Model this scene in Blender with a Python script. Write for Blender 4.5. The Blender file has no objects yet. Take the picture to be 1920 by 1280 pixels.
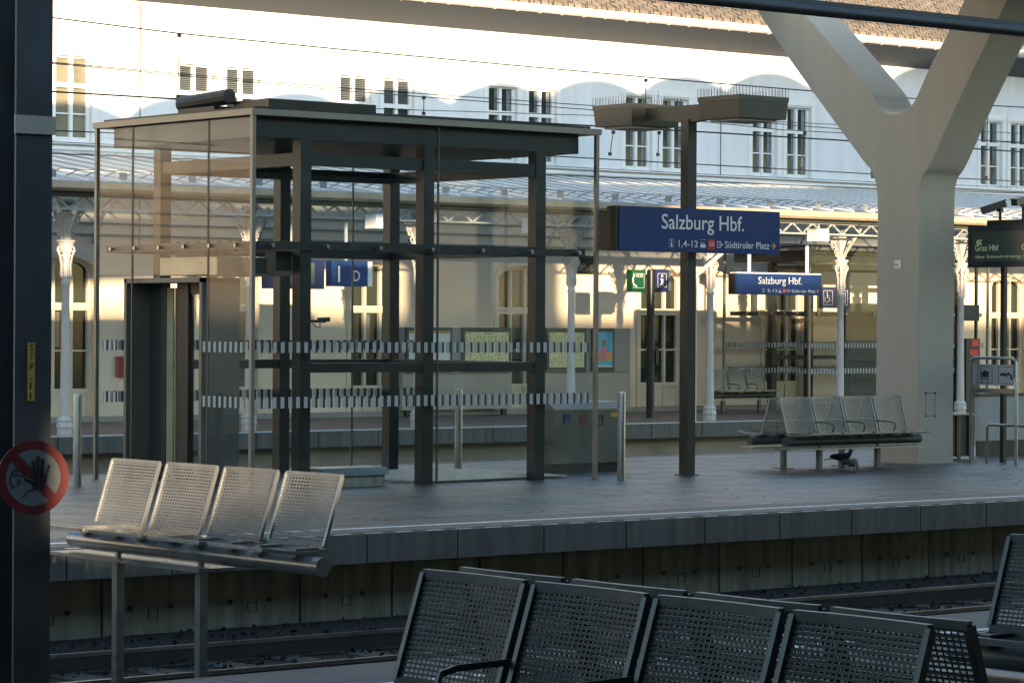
import bpy, bmesh, math, random
from mathutils import Vector, Matrix
random.seed(7)
R = math.radians
SC = bpy.context.scene
COL = SC.collection
# ------------------------------------------------------------------ camera
FPX, CX, HY, ROLL, EYE = 5540.0, 960.0, 609.0, 0.0055, 1.72     # in pixels of the 1920 px wide photo
YAW = R(39.4)
S_, C_ = math.sin(YAW), math.cos(YAW)
cam = bpy.data.objects.new("camera", bpy.data.cameras.new("camera"))
COL.objects.link(cam)
cam.location = (0, 0, EYE)
fwd = Vector((S_, C_, 0)); rgt = Vector((C_, -S_, 0)); up = Vector((0, 0, 1))
r2 = (rgt * math.cos(ROLL) + up * math.sin(ROLL)) ; u2 = (up * math.cos(ROLL) - rgt * math.sin(ROLL))
cam.matrix_world = Matrix(((r2.x, u2.x, -fwd.x, 0), (r2.y, u2.y, -fwd.y, 0), (r2.z, u2.z, -fwd.z, EYE), (0, 0, 0, 1)))
cam.data.sensor_width = 36
cam.data.lens = FPX / 1920 * 36
cam.data.shift_y = (HY - 640) / 1920
cam.data.clip_start = 0.1
cam.data.clip_end = 2000
SC.camera = cam
# ------------------------------------------------------------------ sky, sun, exposure
ELEV = R(6.9)
SUN = Vector((0.393 * math.cos(ELEV), 0.9195 * math.cos(ELEV), -math.sin(ELEV)))   # direction the light travels
world = bpy.data.worlds.new("World"); SC.world = world; world.use_nodes = True
nt = world.node_tree
sky = nt.nodes.new("ShaderNodeTexSky"); sky.sky_type = 'NISHITA'; sky.sun_disc = False
sky.air_density = 1.0; sky.dust_density = 0.3; sky.ozone_density = 1.35; sky.sun_elevation = ELEV; sky.sun_rotation = math.atan2(-SUN.x, -SUN.y)
bg = nt.nodes["Background"]; bg.inputs[1].default_value = 0.15
nt.links.new(sky.outputs[0], bg.inputs[0])
sl = bpy.data.lights.new("sun", 'SUN'); sl.energy = 2.4; sl.angle = R(0.5); sl.color = (1.0, 0.75, 0.48)
so = bpy.data.objects.new("sun", sl); COL.objects.link(so)
so.rotation_euler = SUN.to_track_quat('-Z', 'Y').to_euler()
SC.view_settings.view_transform = 'Standard'
SC.view_settings.look = 'None'
SC.view_settings.gamma = 1
SC.view_settings.exposure = 2.38
SC.cycles.max_bounces = 8
SC.cycles.transparent_max_bounces = 24


# ------------------------------------------------------------------ pixel -> world helpers (used to measure positions)
def nrm(px, py):
    x = px - CX; y = HY - py
    return (x + ROLL * y) / FPX, (y - ROLL * x) / FPX
def atY(px, py, Y):
    x, y = nrm(px, py); d = Y / (C_ - S_ * x)
    return Vector((d * (S_ + C_ * x), Y, EYE + y * d))
def atX(px, py, X):
    x, y = nrm(px, py); d = X / (S_ + C_ * x)
    return Vector((X, d * (C_ - S_ * x), EYE + y * d))

# ------------------------------------------------------------------ materials
MATS = {}
def mat(name, col, rough=0.6, metal=0.0, var=0.15, scale=3.0, bump=0.0, bscale=None, spec=0.5, emit=None, estr=0, streak=False):
    if name in MATS: return MATS[name]
    m = bpy.data.materials.new(name); m.use_nodes = True; n = m.node_tree; b = n.nodes["Principled BSDF"]
    tc = n.nodes.new("ShaderNodeTexCoord")
    mp = n.nodes.new("ShaderNodeMapping"); n.links.new(tc.outputs['Object'], mp.inputs[0])
    if streak: mp.inputs['Scale'].default_value = (6, 6, 0.6)
    no = n.nodes.new("ShaderNodeTexNoise"); no.inputs['Scale'].default_value = scale; no.inputs['Detail'].default_value = 6
    n.links.new(mp.outputs[0], no.inputs[0])
    rp = n.nodes.new("ShaderNodeValToRGB")
    rp.color_ramp.elements[0].position = 0.3; rp.color_ramp.elements[1].position = 0.7
    lo = [c * (1 - var) for c in col]; hi = [min(1, c * (1 + var)) for c in col]
    rp.color_ramp.elements[0].color = (*lo, 1); rp.color_ramp.elements[1].color = (*hi, 1)
    n.links.new(no.outputs[0], rp.inputs[0]); n.links.new(rp.outputs[0], b.inputs['Base Color'])
    b.inputs['Metallic'].default_value = metal
    b.inputs['Specular IOR Level'].default_value = spec
    mr = n.nodes.new("ShaderNodeMapRange"); mr.inputs[3].default_value = max(0.02, rough - 0.08); mr.inputs[4].default_value = min(1, rough + 0.08)
    n.links.new(no.outputs[0], mr.inputs[0]); n.links.new(mr.outputs[0], b.inputs['Roughness'])
    if bump:
        n2 = n.nodes.new("ShaderNodeTexNoise"); n2.inputs['Scale'].default_value = bscale or scale * 8; n2.inputs['Detail'].default_value = 5
        n.links.new(tc.outputs['Object'], n2.inputs[0])
        bp = n.nodes.new("ShaderNodeBump"); bp.inputs['Strength'].default_value = bump; bp.inputs['Distance'].default_value = 0.02
        n.links.new(n2.outputs[0], bp.inputs['Height']); n.links.new(bp.outputs[0], b.inputs['Normal'])
    if emit:
        b.inputs['Emission Color'].default_value = (*emit, 1); b.inputs['Emission Strength'].default_value = estr
    MATS[name] = m
    return m

def brick_mat(name, c1, c2, mortar, bw, rh, ms, rough, rot=(0, 0, 0), loc=(0, 0, 0), off=0.5, bump=0.3, spec=0.5):
    m = bpy.data.materials.new(name); m.use_nodes = True; n = m.node_tree; b = n.nodes["Principled BSDF"]
    tc = n.nodes.new("ShaderNodeTexCoord"); mp = n.nodes.new("ShaderNodeMapping")
    mp.inputs['Rotation'].default_value = rot; mp.inputs['Location'].default_value = loc
    n.links.new(tc.outputs['Object'], mp.inputs[0])
    br = n.nodes.new("ShaderNodeTexBrick"); br.offset = off
    br.inputs['Color1'].default_value = (*c1, 1); br.inputs['Color2'].default_value = (*c2, 1); br.inputs['Mortar'].default_value = (*mortar, 1)
    br.inputs['Scale'].default_value = 1; br.inputs['Mortar Size'].default_value = ms; br.inputs['Mortar Smooth'].default_value = 0.1
    br.inputs['Brick Width'].default_value = bw; br.inputs['Row Height'].default_value = rh
    n.links.new(mp.outputs[0], br.inputs[0])
    no = n.nodes.new("ShaderNodeTexNoise"); no.inputs['Scale'].default_value = 1.7; no.inputs['Detail'].default_value = 8
    n.links.new(tc.outputs['Object'], no.inputs[0])
    mx = n.nodes.new("ShaderNodeMix"); mx.data_type = 'RGBA'; mx.blend_type = 'MULTIPLY'; mx.inputs[0].default_value = 0.6
    rp = n.nodes.new("ShaderNodeValToRGB"); rp.color_ramp.elements[0].position = .3; rp.color_ramp.elements[1].position = .7
    rp.color_ramp.elements[0].color = (.55, .55, .55, 1)
    n.links.new(no.outputs[0], rp.inputs[0]); n.links.new(br.outputs[0], mx.inputs[6]); n.links.new(rp.outputs[0], mx.inputs[7])
    n.links.new(mx.outputs[2], b.inputs['Base Color'])
    mr = n.nodes.new("ShaderNodeMapRange"); mr.inputs[3].default_value = rough - .12; mr.inputs[4].default_value = rough + .15
    n.links.new(no.outputs[0], mr.inputs[0]); n.links.new(mr.outputs[0], b.inputs['Roughness'])
    b.inputs['Specular IOR Level'].default_value = spec
    bp = n.nodes.new("ShaderNodeBump"); bp.inputs['Strength'].default_value = bump; bp.inputs['Distance'].default_value = 0.01; bp.invert = True
    n.links.new(br.outputs['Fac'], bp.inputs['Height']); n.links.new(bp.outputs[0], b.inputs['Normal'])
    MATS[name] = m
    return m

def glass_mat(name, tint, refl=1.0, rough=0.02):
    m = bpy.data.materials.new(name); m.use_nodes = True; n = m.node_tree
    for x in list(n.nodes): n.nodes.remove(x)
    out = n.nodes.new("ShaderNodeOutputMaterial"); tr = n.nodes.new("ShaderNodeBsdfTransparent"); tr.inputs[0].default_value = (*tint, 1)
    gl = n.nodes.new("ShaderNodeBsdfGlossy"); gl.inputs[0].default_value = (1, 1, 1, 1); gl.inputs[1].default_value = rough
    lw = n.nodes.new("ShaderNodeLayerWeight"); lw.inputs[0].default_value = .5
    po = n.nodes.new("ShaderNodeMath"); po.operation = 'POWER'; po.inputs[1].default_value = 4.0
    fr = n.nodes.new("ShaderNodeMath"); fr.operation = 'MULTIPLY_ADD'; fr.inputs[1].default_value = .9; fr.inputs[2].default_value = .045
    n.links.new(lw.outputs['Facing'], po.inputs[0]); n.links.new(po.outputs[0], fr.inputs[0])
    mu = n.nodes.new("ShaderNodeMath"); mu.operation = 'MULTIPLY'; mu.inputs[1].default_value = refl; mu.use_clamp = True
    mx = n.nodes.new("ShaderNodeMixShader")
    n.links.new(fr.outputs[0], mu.inputs[0]); n.links.new(mu.outputs[0], mx.inputs[0])
    n.links.new(tr.outputs[0], mx.inputs[1]); n.links.new(gl.outputs[0], mx.inputs[2]); n.links.new(mx.outputs[0], out.inputs[0])
    MATS[name] = m
    return m

M_wall_up = mat("white_stucco", (.76, .755, .75), .85, var=.07, scale=.5, streak=True, bump=.15, bscale=60)
M_wall = mat("cream_stucco", (.84, .68, .50), .85, var=.07, scale=.8, bump=.15, bscale=60)
M_trim = mat("white_trim", (.80, .79, .76), .6, var=.04)
M_creamtrim = mat("cream_window_paint", (.72, .62, .46), .5, var=.05)
M_pane = mat("dark_window_glass", (.020, .027, .023), .10, var=.4, scale=.9, spec=.35)
M_pane2 = mat("curtained_window_glass", (.17, .19, .195), .12, var=.5, scale=2.5)
M_paneb = mat("beige_blind_glass", (.20, .185, .13), .25, var=.25, scale=2.5)
M_sof = mat("grey_eaves", (.062, .070, .076), .8, var=.1)
M_gut = mat("pale_gutter", (.62, .56, .50), .45, var=.08)
M_tile = brick_mat("roof_tiles", (.26, .20, .145), (.20, .155, .11), (.05, .04, .03), .20, .16, .012, .8, rot=(0, 0, R(35)))
M_steel = mat("dark_grey_steel", (.019, .023, .025), .38, .3, var=.25, scale=2.5)
M_steelm = mat("mid_grey_steel", (.065, .070, .062), .45, .3, var=.15)
M_blacks = mat("black_steel", (.018, .022, .024), .45, .2, var=.3)
M_chrome = mat("brushed_stainless", (.30, .31, .30), .3, .9, var=.1, scale=5, streak=True)
M_slat = mat("light_metal_fascia", (.20, .20, .18), .4, .6, var=.1)
M_col = mat("beige_concrete", (.39, .36, .295), .72, var=.05, scale=.9, streak=True, bump=.12, bscale=30)
M_pav = brick_mat("grey_paving_slabs", (.105, .108, .106), (.070, .074, .075), (.012, .013, .013), 1.2, .80, .034, .42, rot=(0, 0, R(0)), bump=1.0, spec=.55)
M_pav1 = brick_mat("dark_paving_slabs", (.15, .142, .13), (.125, .118, .108), (.03, .03, .03), .5, .5, .008, .6, bump=.3)
M_edge = mat("platform_edge_concrete", (.092, .090, .080), .65, var=.28, scale=2.2, bump=.2, streak=True)
M_edget = mat("platform_edge_strip", (.12, .122, .115), .6, var=.2, scale=4, bump=.3)
M_pwall = mat("stained_concrete", (.24, .23, .175), .85, var=.4, scale=1.6, bump=.3, streak=True)
M_pwall1 = mat("pale_retaining_concrete", (.36, .31, .24), .85, var=.2, scale=1.6)
M_line = mat("white_line_paint", (.80, .80, .78), .7, var=.15, scale=12)
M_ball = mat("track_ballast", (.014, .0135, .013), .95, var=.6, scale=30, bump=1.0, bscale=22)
M_rail = mat("polished_rail", (.36, .34, .32), .3, .9, var=.1)
M_railr = mat("rusty_rail_web", (.045, .032, .026), .8, var=.3)
M_sleeper = mat("dark_sleeper", (.05, .047, .043), .9, var=.3)
M_blue = mat("sign_blue", (.0015, .028, .135), .6, var=.05)
M_bluel = mat("sign_navy", (.012, .018, .085), .35, var=.05)
M_green = mat("sign_green", (.004, .065, .025), .35, var=.05)
M_white = mat("sign_white", (.72, .74, .74), .4, var=.03)
M_red = mat("sign_red", (.55, .02, .015), .4, var=.05)
M_dred = mat("dull_sign_red", (.27, .03, .03), .5, var=.1)
M_orange = mat("sign_orange", (.75, .32, .02), .4, var=.05)
M_cast = mat("white_cast_iron", (.52, .49, .45), .5, var=.08, scale=9, bump=.4, bscale=40)
M_castd = mat("grey_cast_iron", (.34, .36, .36), .55, var=.1)
M_fg = mat("anthracite_powder_coat", (.070, .085, .087), .42, .1, var=.12, scale=9)
M_bench = mat("grey_bench_steel", (.26, .27, .255), .36, .55, var=.15, scale=6)
M_bright = mat("reflected_bench_steel", (.30, .31, .31), .30, .6, var=.12, scale=6)
M_tube = mat("dark_bench_tube", (.06, .065, .065), .45, .2, var=.2)
M_yel = mat("yellow_plate", (.50, .36, .06), .5, var=.1)
M_black = mat("black_ink", (.012, .013, .016), .5, var=.1)
M_canopy = mat("glazed_canopy_roof", (.50, .52, .54), .38, 0, var=.22, scale=.9, spec=.5)
M_pigeon = mat("pigeon_feathers", (.09, .095, .105), .7, var=.35, scale=25)
M_pigd = mat("pigeon_dark_feathers", (.03, .033, .04), .7, var=.3, scale=25)
M_paper = mat("yellow_timetable_paper", (.85, .80, .42), .6, var=.06, scale=20)
M_grpan = mat("grey_panel", (.30, .29, .26), .55, var=.06)
M_bepan = mat("beige_panel", (.40, .36, .30), .6, var=.05)
M_frame = mat("navy_frame", (.012, .02, .035), .35, var=.1)
M_screen = mat("display_screen", (.055, .075, .06), .25, var=.1)
M_led = mat("display_characters", (.42, .50, .34), .5, var=.05, emit=(.45, .55, .33), estr=.05)
M_teal = mat("teal_grey_lid", (.20, .27, .28), .3, .3, var=.1)
M_glass = glass_mat("clear_glass", (.96, .98, .985), .3)
M_glass2 = glass_mat("tinted_glass", (.72, .78, .74), 1.3)
M_stripe = mat("pale_glass_marking", (.42, .44, .42), .6, var=.05)
M_striped = mat("backlit_glass_marking", (.03, .035, .035), .6, var=.05)  # darkness of bars seen against the light, put into the colour
def translucent_roof():
    m = bpy.data.materials["glazed_canopy_roof"]; n = m.node_tree; b = n.nodes["Principled BSDF"]; out = [x for x in n.nodes if x.type == 'OUTPUT_MATERIAL'][0]
    tr = n.nodes.new("ShaderNodeBsdfTransparent"); tr.inputs[0].default_value = (.78, .88, .98, 1)
    mx = n.nodes.new("ShaderNodeMixShader"); mx.inputs[0].default_value = .60
    n.links.new(b.outputs[0], mx.inputs[1]); n.links.new(tr.outputs[0], mx.inputs[2]); n.links.new(mx.outputs[0], out.inputs[0])
translucent_roof()
M_zebra = mat("hall_roof_metal", (.58, .58, .57), .6, .1, var=.1)

# ------------------------------------------------------------------ mesh builder
class MB:
    def __init__(s): s.v = []; s.f = []
    def add(s, vs, fs):
        o = len(s.v); s.v += [tuple(v) for v in vs]; s.f += [tuple(i + o for i in f) for f in fs]; return s
    def box(s, x0, x1, y0, y1, z0, z1):
        if x0 > x1: x0, x1 = x1, x0
        if y0 > y1: y0, y1 = y1, y0
        if z0 > z1: z0, z1 = z1, z0
        return s.add([(x0, y0, z0), (x1, y0, z0), (x1, y1, z0), (x0, y1, z0), (x0, y0, z1), (x1, y0, z1), (x1, y1, z1), (x0, y1, z1)],
                     [(3, 2, 1, 0), (4, 5, 6, 7), (0, 1, 5, 4), (1, 2, 6, 5), (2, 3, 7, 6), (3, 0, 4, 7)])
    def bar(s, a, b, w, h=None, upv=(0, 0, 1)):
        a = Vector(a); b = Vector(b); h = h or w
        d = (b - a)
        if d.length < 1e-6: return s
        d.normalize(); u = Vector(upv)
        if abs(d.dot(u)) > .98: u = Vector((1, 0, 0))
        r = d.cross(u).normalized() * w / 2; t = r.cross(d).normalized() * h / 2
        vs = [a - r - t, a + r - t, a + r + t, a - r + t, b - r - t, b + r - t, b + r + t, b - r + t]
        return s.add(vs, [(0, 1, 2, 3), (7, 6, 5, 4), (0, 4, 5, 1), (1, 5, 6, 2), (2, 6, 7, 3), (3, 7, 4, 0)])
    def tube(s, pts, r, seg=8, r2=None):
        pts = [Vector(p) for p in pts]; n = len(pts); rings = []
        prev = None
        for i, p in enumerate(pts):
            d = (pts[min(i + 1, n - 1)] - pts[max(i - 1, 0)]).normalized()
            u = Vector((0, 0, 1)) if abs(d.z) < .95 else Vector((1, 0, 0))
            if prev is not None:
                a = (prev - d * prev.dot(d))
                a = a.normalized() if a.length > 1e-4 else d.cross(u).normalized()
            else: a = d.cross(u).normalized()
            prev = a; bb = d.cross(a)
            rr = r if r2 is None else r + (r2 - r) * i / (n - 1)
            rings.append([p + a * rr * math.cos(2 * math.pi * k / seg) + bb * rr * math.sin(2 * math.pi * k / seg) for k in range(seg)])
        vs = [v for q in rings for v in q]; fs = []
        for i in range(n - 1):
            for k in range(seg):
                fs.append((i * seg + k, i * seg + (k + 1) % seg, (i + 1) * seg + (k + 1) % seg, (i + 1) * seg + k))
        fs.append(tuple(range(seg))[::-1]); fs.append(tuple((n - 1) * seg + k for k in range(seg)))
        return s.add(vs, fs)
    def lathe(s, prof, cx=0, cy=0, seg=16, sx=1, sy=1):
        vs = []; fs = []; n = len(prof)
        for r, z in prof:
            for k in range(seg):
                a = 2 * math.pi * (k + .5) / seg; vs.append((cx + sx * r * math.cos(a), cy + sy * r * math.sin(a), z))
        for i in range(n - 1):
            for k in range(seg): fs.append((i * seg + k, i * seg + (k + 1) % seg, (i + 1) * seg + (k + 1) % seg, (i + 1) * seg + k))
        fs.append(tuple(range(seg))[::-1]); fs.append(tuple((n - 1) * seg + k for k in range(seg)))
        return s.add(vs, fs)
    def prism(s, poly, o, u, v, d):
        """polygon (a,b) -> o + a*u + b*v, extruded by vector d"""
        o, u, v, d = Vector(o), Vector(u), Vector(v), Vector(d); n = len(poly)
        p = [o + u * a + v * b for a, b in poly]
        vs = p + [q + d for q in p]
        fs = [tuple(range(n)), tuple(range(2 * n - 1, n - 1, -1))] + [(i, i + n, (i + 1) % n + n, (i + 1) % n) for i in range(n)]
        return s.add(vs, fs)
    def ball(s, c, r, sx=1, sy=1, sz=1, seg=10):
        prof = []
        for i in range(seg + 1):
            a = -math.pi / 2 + math.pi * i / seg; prof.append((max(1e-4, r * math.cos(a)), r * sz * math.sin(a)))
        t = MB().lathe(prof, 0, 0, seg + 2, sx, sy)
        return s.add([(x + c[0], y + c[1], z + c[2]) for x, y, z in t.v], t.f)
    def build(s, name, m, parent=None, smooth=False, world=True):
        me = bpy.data.meshes.new(name)
        off = Vector((0, 0, 0))
        if parent is not None and world:
            p = parent
            while p is not None: off += p.location; p = p.parent
        me.from_pydata([tuple(Vector(v) - off) for v in s.v], [], s.f)
        bm = bmesh.new(); bm.from_mesh(me); bmesh.ops.recalc_face_normals(bm, faces=bm.faces); bm.to_mesh(me); bm.free()
        me.materials.append(m)
        if smooth:
            for p in me.polygons: p.use_smooth = True
            try: me.set_sharp_from_angle(angle=R(40))
            except Exception: pass
        o = bpy.data.objects.new(name, me); COL.objects.link(o)
        if parent is not None: o.parent = parent
        return o

def root(name, label, cat, loc=(0, 0, 0), group=None):
    o = bpy.data.objects.new(name, None); o.empty_display_size = .2; o.location = loc; COL.objects.link(o)
    o['label'] = label; o['category'] = cat
    if group: o['group'] = group
    return o
def tag(o, label, cat, group=None):
    o['label'] = label; o['category'] = cat
    if group: o['group'] = group
    return o
def struct(o, kind='structure'): o['kind'] = kind; return o
def copy_tree(o, parent=None):
    c = o.copy(); COL.objects.link(c)
    if parent is not None: c.parent = parent
    for ch in list(o.children): copy_tree(ch, c)
    return c

def text_mb(body, o, u, v, width=None, height=None, depth=.002, bold=0.0, n=None, align='L'):
    """returns MB of lettering: width = total width, height = height of the tallest glyph; n = outward normal"""
    cu = bpy.data.curves.new("t", 'FONT'); cu.body = body; cu.size = 1; cu.resolution_u = 3; cu.offset = bold
    ob = bpy.data.objects.new("t", cu); COL.objects.link(ob)
    dg = bpy.context.evaluated_depsgraph_get(); dg.update()
    me = bpy.data.meshes.new_from_object(ob.evaluated_get(dg))
    xs = [q.co.x for q in me.vertices]; ys = [q.co.y for q in me.vertices]
    x0, x1, y1 = min(xs), max(xs), max(ys)
    sx = width / (x1 - x0) if width else 1; sy = height / y1 if height else sx
    if not width: sx = sy
    o, u, v = Vector(o), Vector(u), Vector(v); nn = Vector(n) if n else u.cross(v)
    sh = {'L': 0, 'C': -.5 * (x1 - x0), 'R': -(x1 - x0)}[align]
    mb = MB()
    mb.add([o + u * ((q.co.x - x0 + sh) * sx) + v * (q.co.y * sy) + nn * depth for q in me.vertices], [tuple(p.vertices) for p in me.polygons])
    bpy.data.objects.remove(ob); bpy.data.curves.remove(cu); bpy.data.meshes.remove(me)
    return mb
XU, ZU, YU = Vector((1, 0, 0)), Vector((0, 0, 1)), Vector((0, 1, 0))

def holes_mesh(name, outer, holes, y, thick, m, parent):
    """wall slab in the XZ plane, front at y, with real openings"""
    cu = bpy.data.curves.new("w", 'CURVE'); cu.dimensions = '2D'; cu.fill_mode = 'BOTH'; cu.extrude = thick / 2
    for lp in [outer] + holes:
        sp = cu.splines.new('POLY'); sp.points.add(len(lp) - 1); sp.use_cyclic_u = True
        for i, (a, b) in enumerate(lp): sp.points[i].co = (a, b, 0, 1)
    ob = bpy.data.objects.new("w", cu); COL.objects.link(ob)
    dg = bpy.context.evaluated_depsgraph_get(); dg.update()
    me = bpy.data.meshes.new_from_object(ob.evaluated_get(dg))
    mb = MB().add([(q.co.x, y + thick / 2 - q.co.z, q.co.y) for q in me.vertices], [tuple(p.vertices) for p in me.polygons])
    bpy.data.objects.remove(ob); bpy.data.curves.remove(cu); bpy.data.meshes.remove(me)
    return mb.build(name, m, parent)

def ring(poly_o, poly_i):
    pass

# ================================================================== SETTING
struct(MB().box(-400, 600, -300, 900, -1.2, -.80).build("ground", mat("far_ground", (.05, .05, .048), .95)))
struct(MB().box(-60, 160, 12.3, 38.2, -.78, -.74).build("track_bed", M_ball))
# loose ballast stones along the tracks that the camera can see
bm_ = MB()
for i in range(5200):
    x = random.uniform(6, 24); y = random.uniform(12.4, 19.7); r = random.uniform(.015, .035)
    zz = -.74 + random.uniform(0, .03)
    a = [Vector((random.uniform(-1, 1), random.uniform(-1, 1), random.uniform(-.6, 1))).normalized() * r for _ in range(5)]
    c = Vector((x, y, zz + r * .3))
    bm_.add([c + q for q in a], [(0, 1, 2), (0, 2, 3), (0, 3, 4), (0, 1, 4), (1, 2, 4), (2, 3, 4), (1, 3, 4)])
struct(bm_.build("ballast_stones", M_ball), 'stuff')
# near platform
struct(MB().box(-60, 120, -14, 12.05, -.8, 0).build("near_platform", brick_mat("near_platform_slabs", (.085, .09, .088), (.07, .075, .073), (.025, .025, .025), .5, .5, .01, .6)))
o = MB().box(-60, 120, 11.25, 11.33, .0005, .004)
struct(o.build("near_platform_line", M_line))
# middle platform: fill, overhanging edge slabs, wall
mp = MB().box(-60, 120, 19.9, 28.9, -.8, -.005)
struct(mp.build("middle_platform_base", M_pwall))
struct(MB().box(-60, 120, 20.05, 28.75, -.004, 0).build("middle_platform_paving", M_pav))
# edge slabs with joints, 0.95 m long
JX = 15.44
es = MB(); et = MB()
for i in range(-40, 80):
    x0 = JX + i * .948
    es.box(x0 + .008, x0 + .940, 19.5, 20.05, -.24, -.002)
    es.box(x0 + .008, x0 + .940, 28.75, 29.1, -.24, -.002)
struct(es.build("platform_edge_slabs", M_edge))
struct(MB().box(-60, 120, 19.62, 20.5, .0002, .0035).build("platform_edge_strip", M_edget))
ln = MB().box(-60, 120, 19.97, 20.045, .004, .006)
for i in range(-80, 200): ln.box(JX + i * .316, JX + i * .316 + .16, 19.50, 19.535, .001, .004)
struct(ln.build("platform_lines", M_line))
# wall joints, holes and recesses
wj = MB(); hl = MB(); rc = MB()
for i in range(-12, 30):
    x = 15.86 + i * .948 + .13
    wj.box(x, x + .018, 19.895, 19.9, -.8, -.24)
    for q in (.28, .68):
        xx = x + q * .948
        hl.prism([(.022 * math.cos(a * .785), .022 * math.sin(a * .785)) for a in range(8)], (xx, 19.888, -.53), XU, ZU, (0, .01, 0))
    if i % 1 == 0:
        xx = x + .46 * .948
        for a, b, c, d in ((0, .09, 0, .004), (0, .09, .075, .079), (0, .004, 0, .079), (.086, .09, 0, .079)):
            rc.box(xx + a, xx + b, 19.894, 19.9, -.62 + c, -.62 + d)
wallp = root("platform_wall_details", "dark joints and holes along the stained concrete wall under the middle platform edge", "wall fittings", (15, 19.9, -.8))
struct(wallp); 
wj.build("joint", M_black, wallp); hl.build("drain_hole", M_black, wallp); rc.build("recess_outline", M_railr, wallp)
del wallp['label']; del wallp['category']
# chewing gum spots and crumbs on the middle platform paving
gm = MB()
for i in range(420):
    x = random.uniform(12, 32); y = random.uniform(20.2, 28.6); r = random.uniform(.008, .022)
    gm.prism([(r * math.cos(k * 1.047), r * random.uniform(.7, 1.1) * math.sin(k * 1.047)) for k in range(6)], (x, y, .0006), XU, YU, (0, 0, .002))
struct(gm.build("gum_spots", mat("dried_gum", (.045, .045, .045), .8)), 'stuff')
lt = MB()
for i in range(60):
    x = random.uniform(15, 30); y = random.uniform(20.6, 28.4); r = random.uniform(.006, .014)
    lt.prism([(0, 0), (r * 2, r * .4), (r * 1.4, r * 1.6), (-r * .4, r)], (x, y, .001), XU, YU, (0, 0, .004))
struct(lt.build("litter_crumbs", mat("pale_crumbs", (.42, .42, .40), .8)), 'stuff')
# platform one
struct(MB().box(-60, 140, 39.0, 46, -.8, -.005).build("station_platform_base", M_pwall1))
struct(MB().box(-60, 140, 38.95, 44.2, -.004, .0).build("station_platform_paving", M_pav1))
es = MB()
for i in range(-30, 60):
    x0 = 24.1 + i * 1.2
    es.box(x0 + .008, x0 + 1.19, 38.6, 38.95, -.26, -.002)
struct(es.build("station_platform_edge", M_edge))
struct(MB().box(-60, 140, 38.62, 38.68, -.001, .003).box(-60, 140, 38.80, 38.87, .0, .003).build("station_platform_line", M_line))

# rails + sleepers: one track = one thing
def track(label, yc, lab_rail=True):
    t = root("railway_track", label, "track", (0, yc, -.74), "railway tracks between the platforms")
    for s in (-1, 1):
        r = MB()
        y = yc + s * .72
        r.box(-50, 110, y - .06, y + .06, -.735, -.725); r.box(-50, 110, y - .01, y + .01, -.725, -.62)
        ro = r.build("rail", M_railr, t)
        MB().box(-50, 110, y - .014, y + .014, -.62, -.59).build("rail_head", M_rail, ro)
    sl_ = MB()
    for i in range(0, 90): sl_.box(i * .62, i * .62 + .26, yc - 1.25, yc + 1.25, -.745, -.728)
    sl_.build("sleepers", M_sleeper, t)['kind'] = 'stuff'
    return t
track("dark track running directly beside the near platform", 13.72)
track("track with a shiny rail below the middle platform edge", 17.2)
track("track hidden beyond the middle platform, nearer to it", 31.3)
track("track directly in front of the station building platform", 35.9)

# ================================================================== STATION BUILDING
W = 44.1
B0, B1 = -12.0, 76.0
bld = root("station_building", "long white and cream station building with arched ground floor windows and tiled roof", "building", (40, W, 0))
BAY = 3.51
gx = [26.30 + i * BAY for i in range(-5, 13)]      # left edge of each arched opening at .45 half width
gcs = [26.28, 29.72, 32.93, 36.44, 40.10, 43.56, 47.05, 50.58]
gcs = [gcs[0] - 2 * BAY, gcs[0] - BAY] + gcs + [gcs[-1] + BAY * k for k in range(1, 6)]
HW = .56
def arch(c, hw, z0, zs, zt, n=9):
    """door opening with a segmental arch"""
    p = [(c - hw, z0), (c + hw, z0)]
    for i in range(n + 1):
        a = math.pi * i / n
        p.append((c + hw * math.cos(a), zs + (zt - zs) * math.sin(a)))
    return p
holes = [arch(c, HW, .02, 2.62, 2.86) for c in gcs]
holes_mesh("wall", [(B0, 0), (B1, 0), (B1, 4.72), (B0, 4.72)], holes, W, .24, M_wall, bld)
ucs = []
for k in range(-4, 12): ucs += [28.93 + k * BAY, 29.93 + k * BAY]
UH = .36
uh = [[(c - UH, 4.84), (c + UH, 4.84), (c + UH, 6.34), (c - UH, 6.34)] for c in ucs]
holes_mesh("upper_wall", [(B0, 4.72), (B1, 4.72), (B1, 7.50), (B0, 7.50)], uh, W - .003, .24, M_wall_up, bld)
MB().box(B0, B1, W + .6, W + .9, 0, 7.5).build("rear_wall", M_blacks, bld)
MB().box(B0, B1, W - .035, W - .0035, 0, .10).build("plinth", M_grpan, bld)
co = MB()
co.box(B0, B1, W - .09, W - .004, 4.68, 4.74); co.box(B0, B1, W - .05, W - .004, 4.60, 4.68); co.box(B0, B1, W - .12, W - .004, 4.78, 4.81)
co.build("string_course", M_trim, bld)
lc = MB()
for z in (3.22, 3.42, 3.62, 3.90, 4.15): lc.box(B0, B1, W - .03, W - .001, z, z + .035)
lc.build("wall_moulding", M_grpan, bld)
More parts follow.
